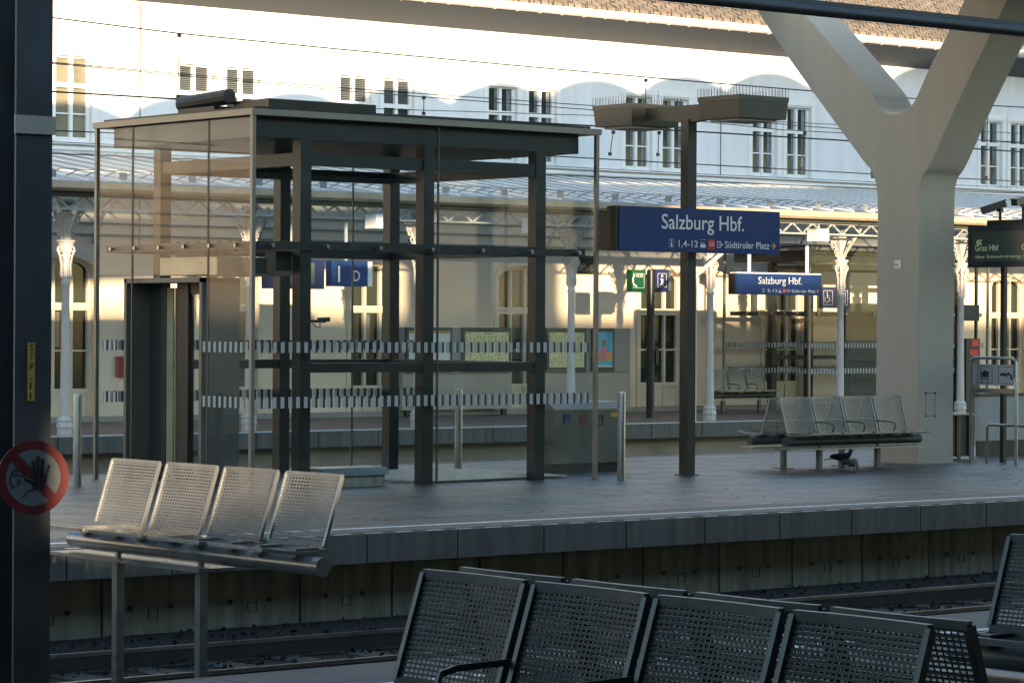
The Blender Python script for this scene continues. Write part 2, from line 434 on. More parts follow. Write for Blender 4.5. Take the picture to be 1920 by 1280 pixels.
# ground floor windows
for gi, c in enumerate(gcs):
    if c < 18 or c > 56: continue
    yf = W + .10
    tr = MB()
    # moulded surround
    po = arch(c, HW + .10, .10, 2.64, 2.97); pi_ = arch(c, HW + .001, .10, 2.62, 2.861)
    n = len(po)
    for i in range(1, n):
        a, b = po[i], po[(i + 1) % n]; a2, b2 = pi_[i], pi_[(i + 1) % n]
        if (i + 1) % n == 1: continue
        tr.prism([a, b, b2, a2], (0, W - .03, 0), XU, ZU, (0, .027, 0))
    sr = tr.build("window_surround", M_creamtrim, bld)
    fr = MB()
    dd = .05
    for x in (c - HW + .03, c - .18, c + .18, c + HW - .03):
        top = 2.62 + .235 * math.sqrt(max(0, 1 - ((x - c) / HW) ** 2))
        fr.box(x - .03, x + .03, yf - .02, yf + dd, .02, top)
    fr.box(c - HW, c + HW, yf - .03, yf + dd - .004, 1.93, 2.06)
    fr.box(c - HW, c + HW, yf - .05, yf + .01, 2.00, 2.035)
    fr.box(c - HW, c + HW, yf - .012, yf + dd - .006, 1.22, 1.25)
    fr.box(c - HW, c + HW, yf - .022, yf + dd - .002, .50, .58)
    fr.box(c - HW, c + HW, yf - .022, yf + dd - .002, .0, .06)
    ai = arch(c, HW, .02, 2.62, 2.86)[2:]; ao = arch(c, HW - .06, .02, 2.60, 2.80)[2:]
    for i in range(len(ai) - 1): fr.prism([ai[i], ai[i + 1], ao[i + 1], ao[i]], (0, yf - .015, 0), XU, ZU, (0, dd, 0))
    w = fr.build("window", M_creamtrim, bld)
    MB().box(c - HW, c + HW, yf + .012, yf + .03, .06, .50).box(c - .14, c + .14, yf + .004, yf + .012, .12, .44).box(c - HW + .08, c - .24, yf + .004, yf + .012, .12, .44).box(c + .24, c + HW - .08, yf + .004, yf + .012, .12, .44).build("kick_panel", M_creamtrim, w)
    MB().prism(arch(c, HW - .02, .5, 2.62, 2.84), (0, yf + .055, 0), XU, ZU, (0, .012, 0)).build("pane", M_pane, w)
    if gi % 2 == 0:
        MB().box(c - .14, c - .02, yf + .045, yf + .052, 1.3, 1.9).build("curtain", M_pane2, w)
# upper windows
for ui, c in enumerate(ucs):
    if c < 22 or c > 56: continue
    tr = MB(); z0, z1 = 4.84, 6.34; e = .10
    tr.box(c - UH - e, c - UH, W - .035, W - .004, z0, z1); tr.box(c + UH, c + UH + e, W - .035, W - .004, z0, z1)
    tr.box(c - UH - e - .03, c + UH + e + .03, W - .05, W - .004, z1, z1 + .12)
    tr.box(c - UH - .02, c + UH + .02, W - .02, W - .002, z1 - .035, z1 - .0005)
    sr = tr.build("window_surround", M_trim, bld)
    fr = MB(); yf = W + .07
    fr.box(c - UH, c - UH + .05, yf, yf + .05, z0, z1); fr.box(c + UH - .05, c + UH, yf, yf + .05, z0, z1)
    fr.box(c - .032, c + .032, yf - .015, yf + .052, z0, z1)
    fr.box(c - UH + .05, c + UH - .05, yf + .002, yf + .048, z1 - .07, z1); fr.box(c - UH + .05, c + UH - .05, yf + .002, yf + .048, z0, z0 + .07)
    fr.box(c - UH, c + UH, yf - .02, yf + .054, 5.76, 5.84)
    fr.box(c - UH + .05, c + UH - .05, yf + .004, yf + .046, 5.30, 5.325)
    w = fr.build("window", M_trim, bld)
    pm = M_paneb if c < 27 and c > 24 else M_pane
    MB().box(c - UH + .02, c + UH - .02, yf + .056, yf + .068, z0 + .02, z1 - .02).build("pane", pm, w)
    if c > 34:
        for s in (-1, 1):
            x = c + .20 + (0 if s > 0 else -.30)
            MB().box(x, x + .085, yf + .049, yf + .054, z0 + .08, z1 - .08).build("curtain", M_pane2, w)
    elif c > 27:
        bl = MB()
        for k in range(12): bl.box(c - UH + .06, c + UH - .06, yf + .050, yf + .055, 5.86 + k * .034, 5.876 + k * .034)
        bl.build("blind", mat("grey_window_blind", (.10, .105, .11), .6), w)
# eaves, gutter, roof
ev = MB().prism([(W - .002, 7.34), (W - .002, 7.50), (43.05, 7.68), (43.05, 7.63), (43.5, 7.50)], (B0, 0, 0), YU, ZU, (B1 - B0, 0, 0))
ev.build("eaves", M_sof, bld)
gt = MB()
for s in range(1):
    pr_ = [(43.0 + .10 * math.cos(a), 7.74 + .10 * math.sin(a)) for a in [math.pi + i * math.pi / 8 for i in range(9)]] + [(43.08, 7.74), (42.93, 7.75)]
    gt.prism(pr_, (B0, 0, 0), YU, ZU, (B1 - B0, 0, 0))
gt.box(B0, B1, 43.09, 43.3, 7.70, 7.80)
g_ = gt.build("gutter", M_gut, bld, smooth=False)
gb = MB()
for i in range(80):
    x = 20 + i * .55
    gb.prism([(43.0 + .115 * math.cos(a), 7.74 + .115 * math.sin(a)) for a in [math.pi + i2 * math.pi / 6 for i2 in range(7)]], (x, 0, 0), YU, ZU, (.02, 0, 0))
gb.build("gutter_bracket", M_gut, g_)['kind'] = 'stuff'
rf = MB().prism([(43.0, 7.80), (43.0, 7.86), (50.0, 12.9), (50.0, 12.8)], (B0, 0, 0), YU, ZU, (B1 - B0, 0, 0)).build("roof", M_tile, bld)
# slate courses as real overlapping rows near the eaves
rr = MB()
for j in range(14):
    y = 43.0 + j * .14; z = 7.865 + j * .14 * .72
    for i in range(0, 210):
        x = 22 + i * .16 + (.08 if j % 2 else 0)
        rr.prism([(0, 0), (.155, 0), (.155, .14), (.078, .0)] if 0 else [(0, .10), (.078, 0), (.156, .10), (.156, .17), (0, .17)], (x, y, z), XU, Vector((0, .81, .585)), Vector((0, -.006, .009)))
rr.build("roof_slates", M_tile, rf)['kind'] = 'stuff'
sg = MB()
for i in range(40):
    x = 26.2 + i * .85
    for dx in (0, .10):
        sg.bar((x + dx, 43.25, 8.02), (x + dx - .02, 43.2, 8.16), .012); sg.bar((x + dx, 43.45, 8.2), (x + dx - .02, 43.2, 8.14), .012)
sg.bar((24, 43.21, 8.14), (64, 43.21, 8.14), .012)
sg.build("snow_guard", M_chrome, rf)['kind'] = 'stuff'
# conductors on the facade
MB().tube([(atY(258, 150, W - .02).x, W - .02, 3.0), (atY(258, 150, W - .02).x, W - .02, 7.4)], .008, 5).build("lightning_rod_wire", M_steelm, bld)
MB().tube([(atY(1347, 150, W - .02).x, W - .02, 4.8), (atY(1347, 150, W - .02).x, W - .02, 7.4)], .008, 5).build("lightning_rod_wire", M_steelm, bld)
p = atY(1612, 92, 43.5)
MB().lathe([(.10, 7.30), (.10, 7.56), (.16, 7.60), (.16, 7.66)], p.x, 43.55, 14).build("eaves_lantern", M_gut, bld, smooth=True)
# louvre vent in wall
v0 = atY(1073, 478, W); v1 = atY(1110, 512, W)
vt = root("louvre_vent", "dark louvred vent set in the cream wall beside a column capital", "vent", (v0.x, W, v1.z))
MB().box(v0.x, v1.x, W - .03, W - .002, v1.z, v0.z).build("vent_back", M_steel, vt)
vv = MB()
for k in range(6):
    z = v1.z + .02 + k * (v0.z - v1.z) / 6.2
    vv.prism([(W - .035, z + .03), (W - .09, z), (W - .085, z - .008), (W - .035, z + .02)], (v0.x + .01, 0, 0), YU, ZU, (v1.x - v0.x - .02, 0, 0))
vv.build("vent_slats", M_steelm, vt)

# ================================================================== PLATFORM CANOPY (glazed, in front of the building)
cn = root("platform_canopy", "long glazed canopy with pale gutter and lattice girder against the station building", "canopy", (34, 39.3, 3.4))
C0, C1 = 12.0, 66.0
MB().prism([(38.44, 3.82), (38.44, 3.85), (44.05, 4.64), (44.05, 4.60)], (C0, 0, 0), YU, ZU, (C1 - C0, 0, 0)).build("canopy_roof", M_canopy, cn)
gb = MB()
slope = Vector((0, 5.45, .70))
for i in range(95):
    x = 14 + i * .55
    gb.bar((x, 38.5, 3.87), (x, 44.0, 4.65), .022, .03)
gb.build("glazing_bar", M_trim, cn)['kind'] = 'stuff'
MB().prism([(38.62, 3.70), (38.46, 3.70), (38.40, 3.74), (38.38, 3.835), (38.41, 3.835), (38.62, 3.81)], (C0, 0, 0), YU, ZU, (C1 - C0, 0, 0)).build("canopy_gutter", mat("ochre_gutter_paint", (.55, .44, .30), .45, var=.15, scale=4), cn)
MB().box(C0, C1, 38.66, 38.76, 3.64, 3.76).build("gutter_beam", M_steelm, cn)
sg = MB()
for i in range(150):
    x = 15 + i * .33
    sg.bar((x, 39.0, 3.95), (x - .02, 38.62, 4.02), .012, .018)
sg.bar((C0, 38.61, 4.03), (C1, 38.61, 4.03), .012)
for i in range(40): sg.box(15.2 + i * 1.25, 15.34 + i * 1.25, 38.60, 38.61, 3.90, 4.01)
sg.build("snow_rail", mat("weathered_zinc", (.22, .23, .24), .5, .3), cn)['kind'] = 'stuff'
la = MB(); yl = 38.78
la.box(C0, C1, yl - .03, yl + .03, 3.62, 3.65); la.box(C0, C1, yl - .03, yl + .03, 3.42, 3.45)
n = int((C1 - C0) / .26)
for i in range(n):
    x = C0 + i * .26
    a, b = ((3.44, 3.63) if i % 2 else (3.63, 3.44))
    la.bar((x, yl, a), (x + .26, yl, b), .022, .035)
la.build("lattice_girder", M_castd, cn)
pu = MB()
for y, z in ((40.2, 3.95), (41.6, 4.12), (43.0, 4.3)): pu.box(C0, C1, y - .03, y + .03, z - .10, z)
for i in range(16):
    x = 23.42 - 3.39 * 2 + i * 3.39
    pu.bar((x, 38.8, 3.80), (x, 44.05, 4.48), .06, .10)
    # curved rib with tracery toward the wall
    pu.tube([(x, 39.35, 3.0), (x, 39.7, 3.5), (x, 40.6, 3.85), (x, 41.6, 4.05)], .025, 6)
    pu.tube([(x, 44.08, 3.1), (x, 43.6, 3.7), (x, 42.6, 4.05), (x, 41.8, 4.15)], .025, 6)
pu.build("canopy_rafters", M_castd, cn)

# cast iron column
def make_column():
    t = root("cast_iron_column", "", "column", (0, 0, 0), "cast iron columns carrying the glazed canopy")
    MB().lathe([(.12, 0), (.12, .10), (.135, .12), (.12, .20), (.135, .22), (.10, .26), (.085, .30)], 0, 0, 8).build("column_base", M_cast, t)
    MB().lathe([(.072, .26), (.078, .34), (.066, 1.4), (.060, 2.28), (.072, 2.30), (.072, 2.34), (.060, 2.36), (.060, 2.72)], 0, 0, 18).build("column_shaft", M_cast, t, smooth=True)
    cp = MB().lathe([(.062, 2.70), (.085, 2.74), (.07, 2.77), (.10, 2.84), (.12, 2.90), (.13, 2.94), (.15, 2.95), (.15, 2.98), (.09, 2.99)], 0, 0, 12)
    for k in range(8):
        a = k * math.pi / 4
        ca, sa = math.cos(a), math.sin(a)
        cp.tube([(.06 * ca, .06 * sa, 2.40), (.08 * ca, .08 * sa, 2.46), (.075 * ca, .075 * sa, 2.6), (.10 * ca, .10 * sa, 2.74), (.14 * ca, .14 * sa, 2.82), (.125 * ca, .125 * sa, 2.88)], .018, 5, .012)
        cp.ball((.12 * ca, .12 * sa, 2.80), .026, seg=5)
    cp.build("capital", M_cast, t, smooth=True)
    MB().prism([(-.05, 2.98), (.05, 2.98), (.095, 3.42), (-.095, 3.42)], (0, -.06, 0), XU, ZU, (0, .12, 0)).build("bracket_core", M_cast, t)
    for s in (-1, 1):
        b = MB()
        b.tube([(s * .06, 0, 2.98), (s * .10, 0, 3.15), (s * .16, 0, 3.28), (s * .27, 0, 3.36), (s * .33, 0, 3.44)], .020, 6, .012)
        b.tube([(s * .12, 0, 3.20), (s * .20, 0, 3.22), (s * .24, 0, 3.30), (s * .19, 0, 3.34), (s * .16, 0, 3.29)], .013, 5)
        b.tube([(s * .16, 0, 3.28), (s * .14, 0, 3.38), (s * .20, 0, 3.42), (s * .23, 0, 3.38)], .013, 5)
        b.tube([(s * .09, 0, 3.10), (s * .15, 0, 3.10), (s * .17, 0, 3.16), (s * .13, 0, 3.18)], .012, 5)
        for q in ((.20, 3.22), (.24, 3.32), (.13, 3.06), (.28, 3.40), (.12, 3.36)): b.ball((s * q[0], 0, q[1]), .022, seg=5)
        b.build("scroll_bracket", M_cast, t, smooth=True)
    st = MB().bar((0, -.02, 2.99), (0, -.52, 3.56), .05, .04)
    for k in range(5): st.ball((0, -.07 - k * .09, 3.06 + k * .10), .035, seg=5)
    st.bar((0, .02, 2.99), (0, .5, 3.62), .05, .04)
    st.build("diagonal_strut", M_cast, t)
    MB().lathe([(.05, 3.42), (.13, 3.45), (.09, 3.5), (.15, 3.56), (.15, 3.60)], 0, 0, 10).build("column_head", M_castd, t, smooth=True)
    return t
col0 = make_column()
cols = [(23.43, "white cast iron column at far left, in front of an arched window, beside the dark mast"),
        (26.83, "cast iron column seen through the lift door portal area, second from left"),
        (30.24, "cast iron column seen behind the lift glass beside the 1 D track sign"),
        (33.62, "cast iron column rising in front of the yellow timetables"),
        (36.95, "cast iron column just right of the dark sign pole, beside the bent downpipe"),
        (40.33, "cast iron column in front of the wheelchair sign and second lift"),
        (43.70, "cast iron column right of the concrete Y column, by the departure display")]
for i, (x, lab) in enumerate(cols):
    c = col0 if i == 0 else copy_tree(col0)
    c.location = (x, 39.3, 0); c['label'] = lab
# downpipe near column 5
dp = MB()
a = atY(1303, 783, 39.0); b = atY(1303, 515, 39.0); c = atY(1352, 470, 39.0)
dp.tube([(a.x, 39.0, 0), (a.x, 39.0, b.z - .05), (a.x + .03, 39.0, b.z + .02), (c.x, 39.0, c.z), (c.x + .1, 38.8, c.z + .2), (c.x + .1, 38.6, 3.76)], .042, 10)
dpo = dp.build("downpipe", M_cast, None, smooth=True)
tag(dpo, "white bent downpipe running from the canopy gutter down beside the cast iron column", "pipe")

# white equipment boxes hung on the canopy
def canopy_box(x0, y0, x1, y1, lab, spikes=False):
    a = atY(x0, y0, 38.62); b = atY(x1, y1, 38.62)
    cx = (a.x + b.x) / 2; w = .27
    t = root("canopy_box", lab, "box", (cx, 38.7, b.z), "white boxes hanging from the canopy")
    MB().box(cx - w / 2, cx + w / 2, 38.42, 38.42 + w * 1.1, b.z, a.z).build("casing", M_trim, t)
    m_ = MB().bar((cx, 38.56, a.z), (cx, 38.56, 3.62), .04)
    if spikes:
        for k in range(12): m_.bar((cx - w / 2 + k * w / 11, 38.45, a.z), (cx - w / 2 + k * w / 11, 38.43, a.z + .08), .005)
    m_.build("hanger", M_castd, t)
canopy_box(683, 405, 720, 432, "white box hanging from the canopy, seen through the lift frame near the track sign", True)
canopy_box(983, 408, 1006, 437, "small white box hanging from the canopy behind the right lift post")
canopy_box(1510, 423, 1546, 447, "white box under the canopy above the small station name sign")

# ================================================================== TEXT / SIGN HELPERS
def station_sign(t, p0, p1, y, line2, thick=.16):
    """p0 top-left, p1 bottom-right in world (x,z); faces -Y"""
    x0, z1 = p0; x1, z0 = p1; w = x1 - x0; h = z1 - z0
    MB().box(x0, x1, y, y + thick, z0, z1).build("sign_panel", M_blue, t)
    MB().box(x0 - .03, x0 - .002, y + .01, y + thick + .02, z0 + .0, z1).build("side_frame", M_steel, t)
    MB().box(x1 + .002, x1 + .02, y + .01, y + thick + .02, z0, z1).build("side_frame", M_steel, t)
    yy = y - .001
    text_mb("Salzburg Hbf.", (x0 + w * .255, yy, z0 + h * .52), XU, ZU, w * .515, h * .335, bold=.006).build("station_name", M_white, t)
    zb = z0 + h * .12; ch = h * .15
    # info box
    ib = MB()
    xi = x0 + w * .30
    for a, b, c, d in ((0, .032, 0, .008), (0, .032, 1.45, 1.50), (0, .001, 0, 1.5), (.031, .032, 0, 1.5)):
        ib.box(xi + a * w, xi + b * w, yy - .001, yy, zb - .02 * h + c * ch * .85, zb - .02 * h + max(d, c + .05) * ch * .85)
    ib.box(xi + .0125 * w, xi + .020 * w, yy - .002, yy, zb + ch * .05, zb + ch * .65); ib.box(xi + .010 * w, xi + .0225 * w, yy - .003, yy, zb + ch * .0, zb + ch * .12)
    ib.box(xi + .0125 * w, xi + .020 * w, yy - .002, yy, zb + ch * .8, zb + ch * 1.0)
    # bus
    xb = x0 + w * .495
    ib.box(xb, xb + .033 * w, yy - .002, yy, zb, zb + ch * .45); ib.box(xb, xb + .028 * w, yy - .002, yy, zb + ch * .6, zb + ch * .68); ib.box(xb, xb + .033 * w, yy - .002, yy, zb + ch * 1.15, zb + ch * 1.19)
    for q in (.008, .024): ib.prism([(.004 * w * math.cos(k), .004 * w * math.sin(k)) for k in range(6)], (xb + q * w, yy, zb), XU, ZU, (0, -.003, 0))
    # exit sign
    xe = x0 + w * .60
    for a, b, c, d in ((0, .003, 0, 1), (0, .02, 0, .12), (0, .02, .88, 1), (.02, .023, 0, .3), (.02, .023, .7, 1), (.010, .030, .45, .56)):
        ib.box(xe + a * w, xe + b * w, yy - .002, yy, zb + c * ch, zb + d * ch)
    ib.prism([(0, -.25 * ch), (.009 * w, 0), (0, .25 * ch)], (xe + .028 * w, yy, zb + .5 * ch), XU, ZU, (0, -.002, 0))
    ib.build("pictograms", M_white, t)
    text_mb(line2, (x0 + w * .36, yy, zb), XU, ZU, w * .12, ch, bold=.004).build("track_numbers", M_white, t)
    text_mb("Südtiroler Platz", (x0 + w * .65, yy, zb), XU, ZU, w * .285, ch * 1.05, bold=.004).build("exit_text", M_white, t)
    xr = x0 + w * .545
    rb = MB().box(xr, xr + .04 * w, yy - .0015, yy, zb - .04 * h, zb + ch * 1.25).build("red_logo_box", M_red, t)
    text_mb("SLB", (xr + .004 * w, yy - .002, zb + ch * .25), XU, ZU, w * .032, ch * .55).build("logo_letters", M_white, rb)
    ar = MB(); xa = x0 + w * .945; zc = zb + ch * .5
    ar.box(xa, xa + .03 * w, yy - .002, yy, zc - ch * .07, zc + ch * .07)
    ar.prism([(0, ch * .55), (-.004 * w, ch * .42), (.008 * w, 0), (-.004 * w, -ch * .42), (0, -ch * .55), (.017 * w, 0)], (xa + .016 * w, yy - .0005, zc), XU, ZU, (0, -.0025, 0))
    ar.build("arrow", M_orange, t)

# big sign pole on the middle platform
PX, PY = 23.2, 25.05
pole = root("sign_and_lamp_pole", "dark square pole on the middle platform carrying two boxy lamps with bird spikes", "lamp post", (PX, PY, 0))
MB().box(PX - .065, PX + .065, PY - .065, PY + .065, 0, 4.10).build("pole", M_steel, pole)
MB().box(PX - .10, PX + .10, PY - .10, PY + .10, 0, .012).build("foot_plate", M_steel, pole)
MB().prism([(PY - .065, 4.06), (PY + .065, 4.06), (25.9, 4.16), (25.9, 4.26), (23.95, 4.26), (23.95, 4.13)][::-1], (PX - .05, 0, 0), YU, ZU, (.10, 0, 0)).build("lamp_arm", M_steelm, pole)
for (ya, yb) in ((23.93, 24.61), (25.74, 26.43)):
    lb = MB()
    x0, x1 = 22.93, 23.70; z1, z0 = 4.31, 4.06; i_ = .05
    lb.add([(x0, ya, z1), (x1, ya, z1), (x1, yb, z1), (x0, yb, z1), (x0 + .02, ya + i_ * .3, z0), (x1 - .02, ya + i_ * .3, z0), (x1 - .02, yb - i_ * .5, z0), (x0 + .02, yb - i_ * .5, z0)],
           [(0, 1, 2, 3), (7, 6, 5, 4), (0, 4, 5, 1), (1, 5, 6, 2), (2, 6, 7, 3), (3, 7, 4, 0)])
    lo = lb.build("lamp_housing", M_steelm, pole)
    MB().box(x0 - .004, x1 + .004, ya - .004, yb + .004, z1 - .05, z1 + .004).build("lid", M_steelm, lo)
    MB().box(x0 + .10, x1 - .10, ya + .10, yb - .10, z0 - .025, z0 - .001).build("lamp_glass", M_gut, lo)
    sp = MB()
    for k in range(16):
        x = x0 + k * (x1 - x0) / 15; y = ya + k * (yb - ya) / 15
        for q in ((x, ya), (x, yb), (x0, y), (x1, y)): sp.bar((q[0], q[1], z1), (q[0], q[1], z1 + .10), .004)
    sp.build("bird_spikes", M_steelm, lo)
sg1 = root("station_name_sign", "large dark blue station name sign with orange arrow mounted on the dark pole", "sign", (23.2, 24.85, 2.5), "station name signs")
station_sign(sg1, (21.90, 3.06), (24.40, 2.56), 24.78, "1,4-12")
MB().box(PX - .075, PX + .075, 24.965, 24.975, 2.6, 3.0).build("bracket", M_steel, sg1)
# dark speaker cluster at the left end of the sign
a = atY(1138, 402, 25.1); b = atY(1157, 466, 25.1)
tag(MB().box(a.x, b.x + .15, 25.1, 25.3, b.z, a.z).box(a.x + .03, b.x + .1, 25.07, 25.1, b.z + .05, a.z - .05).build("loudspeaker_box", M_blacks), "black box fixed behind the left end of the large blue station sign", "loudspeaker")

# small station sign on platform one
sg2 = root("station_name_sign", "small blue station name sign hanging on two white rods under the canopy", "sign", (38.4, 39.0, 2.3), "station name signs")
station_sign(sg2, (37.27, 2.68), (39.44, 2.30), 38.95, "2-12")
for x in (37.66, 39.15): MB().box(x - .022, x + .022, 39.0, 39.044, 2.68, 3.40).build("hanging_rod", M_trim, sg2)
MB().box(37.27, 39.44, 38.94, 39.12, 2.682, 2.705).build("top_rail", M_trim, sg2)
# cut-off sign at far left
sg3 = root("station_name_sign", "blue hanging sign cut off by the left picture edge, ending in er", "sign", (22.0, 39.0, 2.3), "station name signs")
a = atY(-120, 490, 38.95); b = atY(9, 541, 38.95)
MB().box(a.x, b.x, 38.95, 39.10, b.z, a.z).build("sign_panel", M_blue, sg3)
text_mb("Südtiroler", (b.x - .02, 38.949, b.z + .07), XU, ZU, None, .055, bold=.004, align='R').build("exit_text", M_white, sg3)

# track number sign 1 D and clock sign
s1 = root("track_number_sign", "blue track sign reading 1 D seen through the lift glass", "sign", (28.5, 38.9, 2.3))
MB().box(28.13, 28.86, 38.86, 39.02, 2.33, 2.745).build("sign_panel", M_blue, s1)
text_mb("1", (28.26, 38.858, 2.40), XU, ZU, None, .26, bold=.0).build("track_number", M_white, s1)
text_mb("D", (28.56, 38.858, 2.42), XU, ZU, .14, .17, bold=.0).build("sector_letter", M_white, s1)
MB().box(28.862, 28.96, 38.87, 38.99, 2.34, 2.74).build("pale_side", M_trim, s1)  # white panel on the right side
MB().box(28.45, 28.49, 38.92, 38.96, 2.75, 3.4).build("hanging_rod", M_castd, s1)
s2 = root("clock_sign", "dark blue hanging train indicator with a round clock behind the lift posts", "sign", (27.3, 38.9, 2.3))
MB().box(26.88, 28.0, 38.88, 39.04, 2.28, 2.745).build("sign_panel", M_bluel, s2)
MB().box(27.33, 27.80, 38.872, 38.88, 2.36, 2.70).build("indicator_field", mat("indicator_green", (.07, .12, .09), .3), s2)
ck = MB().prism([(.12 * math.cos(k * .3927), .12 * math.sin(k * .3927)) for k in range(16)], (27.14, 38.88, 2.52), XU, ZU, (0, -.012, 0)).build("clock_face", M_white, s2)
MB().bar((27.14, 38.862, 2.52), (27.20, 38.862, 2.55), .012, .004).bar((27.14, 38.86, 2.52), (27.05, 38.86, 2.49), .009, .004).build("clock_hands", M_black, ck)
MB().box(27.35, 27.39, 38.92, 38.96, 2.745, 3.4).build("hanging_rod", M_castd, s2)

# SOS / info post
sp = root("emergency_call_post", "dark post with a green SOS telephone sign and a blue information sign", "sign post", (37.09, 41.07, 0))
MB().tube([(37.09, 41.07, 0), (37.09, 41.07, 2.76)], .075, 14).build("post", M_steel, sp, smooth=True)
gs = MB().box(36.55, 36.90, 41.0, 41.14, 2.34, 2.76).build("sos_sign", M_green, sp)
text_mb("SOS", (36.66, 40.998, 2.62), XU, ZU, .17, .06).build("sos_letters", M_white, gs)
MB().tube([(36.60, 40.995, 2.64), (36.57, 40.995, 2.58), (36.59, 40.995, 2.50), (36.65, 40.995, 2.45)], .012, 5).ball((36.61, 40.995, 2.645), .018, seg=5).ball((36.66, 40.995, 2.45), .018, seg=5).build("telephone_symbol", M_white, gs)
def outline(mb, x0, x1, z0, z1, y, t=.006):
    mb.box(x0, x1, y - .002, y, z0, z0 + t); mb.box(x0, x1, y - .002, y, z1 - t, z1); mb.box(x0, x0 + t, y - .0025, y, z0, z1); mb.box(x1 - t, x1, y - .0025, y, z0, z1); return mb
outline(MB(), 36.59, 36.86, 2.42, 2.69, 40.999, .005).build("sos_border", M_white, gs)
ns = MB().box(37.14, 37.48, 41.0, 41.2, 2.35, 2.775).build("info_sign", M_bluel, sp)
q = outline(MB(), 37.20, 37.42, 2.44, 2.70, 40.999, .006)
q.box(37.29, 37.335, 40.997, 40.999, 2.49, 2.60); q.box(37.27, 37.295, 40.9965, 40.9995, 2.58, 2.60); q.box(37.265, 37.36, 40.9965, 40.9995, 2.475, 2.50); q.box(37.29, 37.33, 40.997, 40.999, 2.63, 2.67)
q.build("info_symbol", M_white, ns)
MB().box(37.485, 37.56, 41.02, 41.2, 2.38, 2.77).build("pale_side", M_slat, ns)  # light metal panel beside the blue sign
MB().box(37.14, 37.20, 40.96, 41.0, 1.0, 1.3).build("call_box", M_steel, sp)

# ================================================================== NOTICE BOARDS
def board(name, label, x0, x1, panels):
    t = root(name, label, "notice board", (x0, 43.85, 0), "notice boards along the station wall")
    y = 43.80
    MB().box(x0, x1, y, y + .12, .12, .79).build("lower_panel", M_bepan, t)
    MB().box(x0, x1, y + .002, y + .118, .80, 1.66).build("upper_panel", M_grpan, t)
    MB().box(x0 + .1, x0 + .2, y + .02, y + .1, 0, .12).box(x1 - .2, x1 - .1, y + .02, y + .1, 0, .12).build("feet", M_steel, t)
    for kind, a, b in panels:
        f = MB().box(a, b, y - .045, y + .0015, .82, 1.665).build("poster_case", M_frame, t)
        if kind == 'tt':
            MB().box(a + .06, b - .06, y - .048, y - .0455, .90, 1.58).build("timetable", M_paper, f)
            tx = MB(); yy = y - .0485
            mid = (a + b) / 2
            for (c, d) in ((a + .075, mid - .015), (mid + .015, b - .075)):
                tx.box(c, c + .12, yy - .001, yy, 1.545, 1.56); tx.box(d - .05, d, yy - .001, yy, 1.54, 1.565)
                nc = 6
                for k in range(nc):
                    for r_ in range(24):
                        if random.random() < .25: continue
                        xx = c + k * (d - c) / nc; zz = 1.51 - r_ * .025
                        tx.box(xx, xx + (d - c) / nc * random.uniform(.35, .8), yy - .001, yy, zz, zz + .009)
            tx.build("timetable_print", mat("timetable_ink", (.22, .20, .10), .7), f)
        elif kind == 'map':
            MB().box(a + .06, b - .06, y - .048, y - .0455, .90, 1.55).build("map_sheet", M_white, f)
            MB().box(a + .06, b - .06, y - .048, y - .0455, 1.551, 1.60).build("map_header", M_yel, f)
            mm = MB()
            for k in range(7):
                x_ = a + .1 + random.random() * .5; z_ = 1.15 + random.random() * .35
                mm.bar((x_, y - .049, z_), (x_ + random.uniform(-.2, .2), y - .049, z_ + random.uniform(-.15, .15)), .012, .002)
            mm.build("map_lines", M_dred, f)
        elif kind == 'ad':
            sk = mat("poster_sky", (.10, .42, .55), .5, var=.25, scale=4)
            MB().box(a + .05, b - .05, y - .048, y - .0455, .90, 1.60).build("poster", sk, f)
            MB().box(a + .055, b - .055, y - .0495, y - .048, 1.02, 1.20).build("poster_scene", mat("poster_orange", (.62, .33, .14), .5, var=.3, scale=8), f)
            cx = (a + b) / 2
            MB().prism([(-.07, 0), (.07, 0), (.09, .2), (.05, .25), (-.05, .25), (-.09, .2)], (cx, y - .0498, 1.05), XU, ZU, (0, -.001, 0)).build("poster_figure", mat("poster_pink", (.6, .22, .25), .5), f)
            MB().prism([(.055 * math.cos(k * .6), .07 * math.sin(k * .6)) for k in range(10)], (cx, y - .0498, 1.38), XU, ZU, (0, -.001, 0)).build("poster_face", mat("poster_skin", (.35, .2, .13), .5), f)
            MB().box(a + .06, b - .06, y - .0505, y - .0496, .905, .93).box(a + .08, a + .16, y - .0505, y - .0496, 1.55, 1.57).build("poster_print", M_white, f)
    return t
board("notice_board", "notice board with yellow timetable and white map left of the arched window", 33.35, 35.98, [('map', 33.40, 34.49), ('tt', 34.74, 35.92)])
board("notice_board", "notice board with yellow timetable and colourful poster right of the arched window", 36.82, 39.02, [('tt', 36.70 + .12, 37.83), ('ad', 37.99, 38.56)])
# red fire point panel by lift portal
a = atY(221, 676, W - .05); b = atY(232, 702, W - .05)
fp = MB().box(a.x - .02, b.x + .12, W - .06, W - .01, b.z - .12, a.z)
tag(fp.build("red_notice", M_dred), "small red notice on the cream wall left of the lift door portal", "notice")

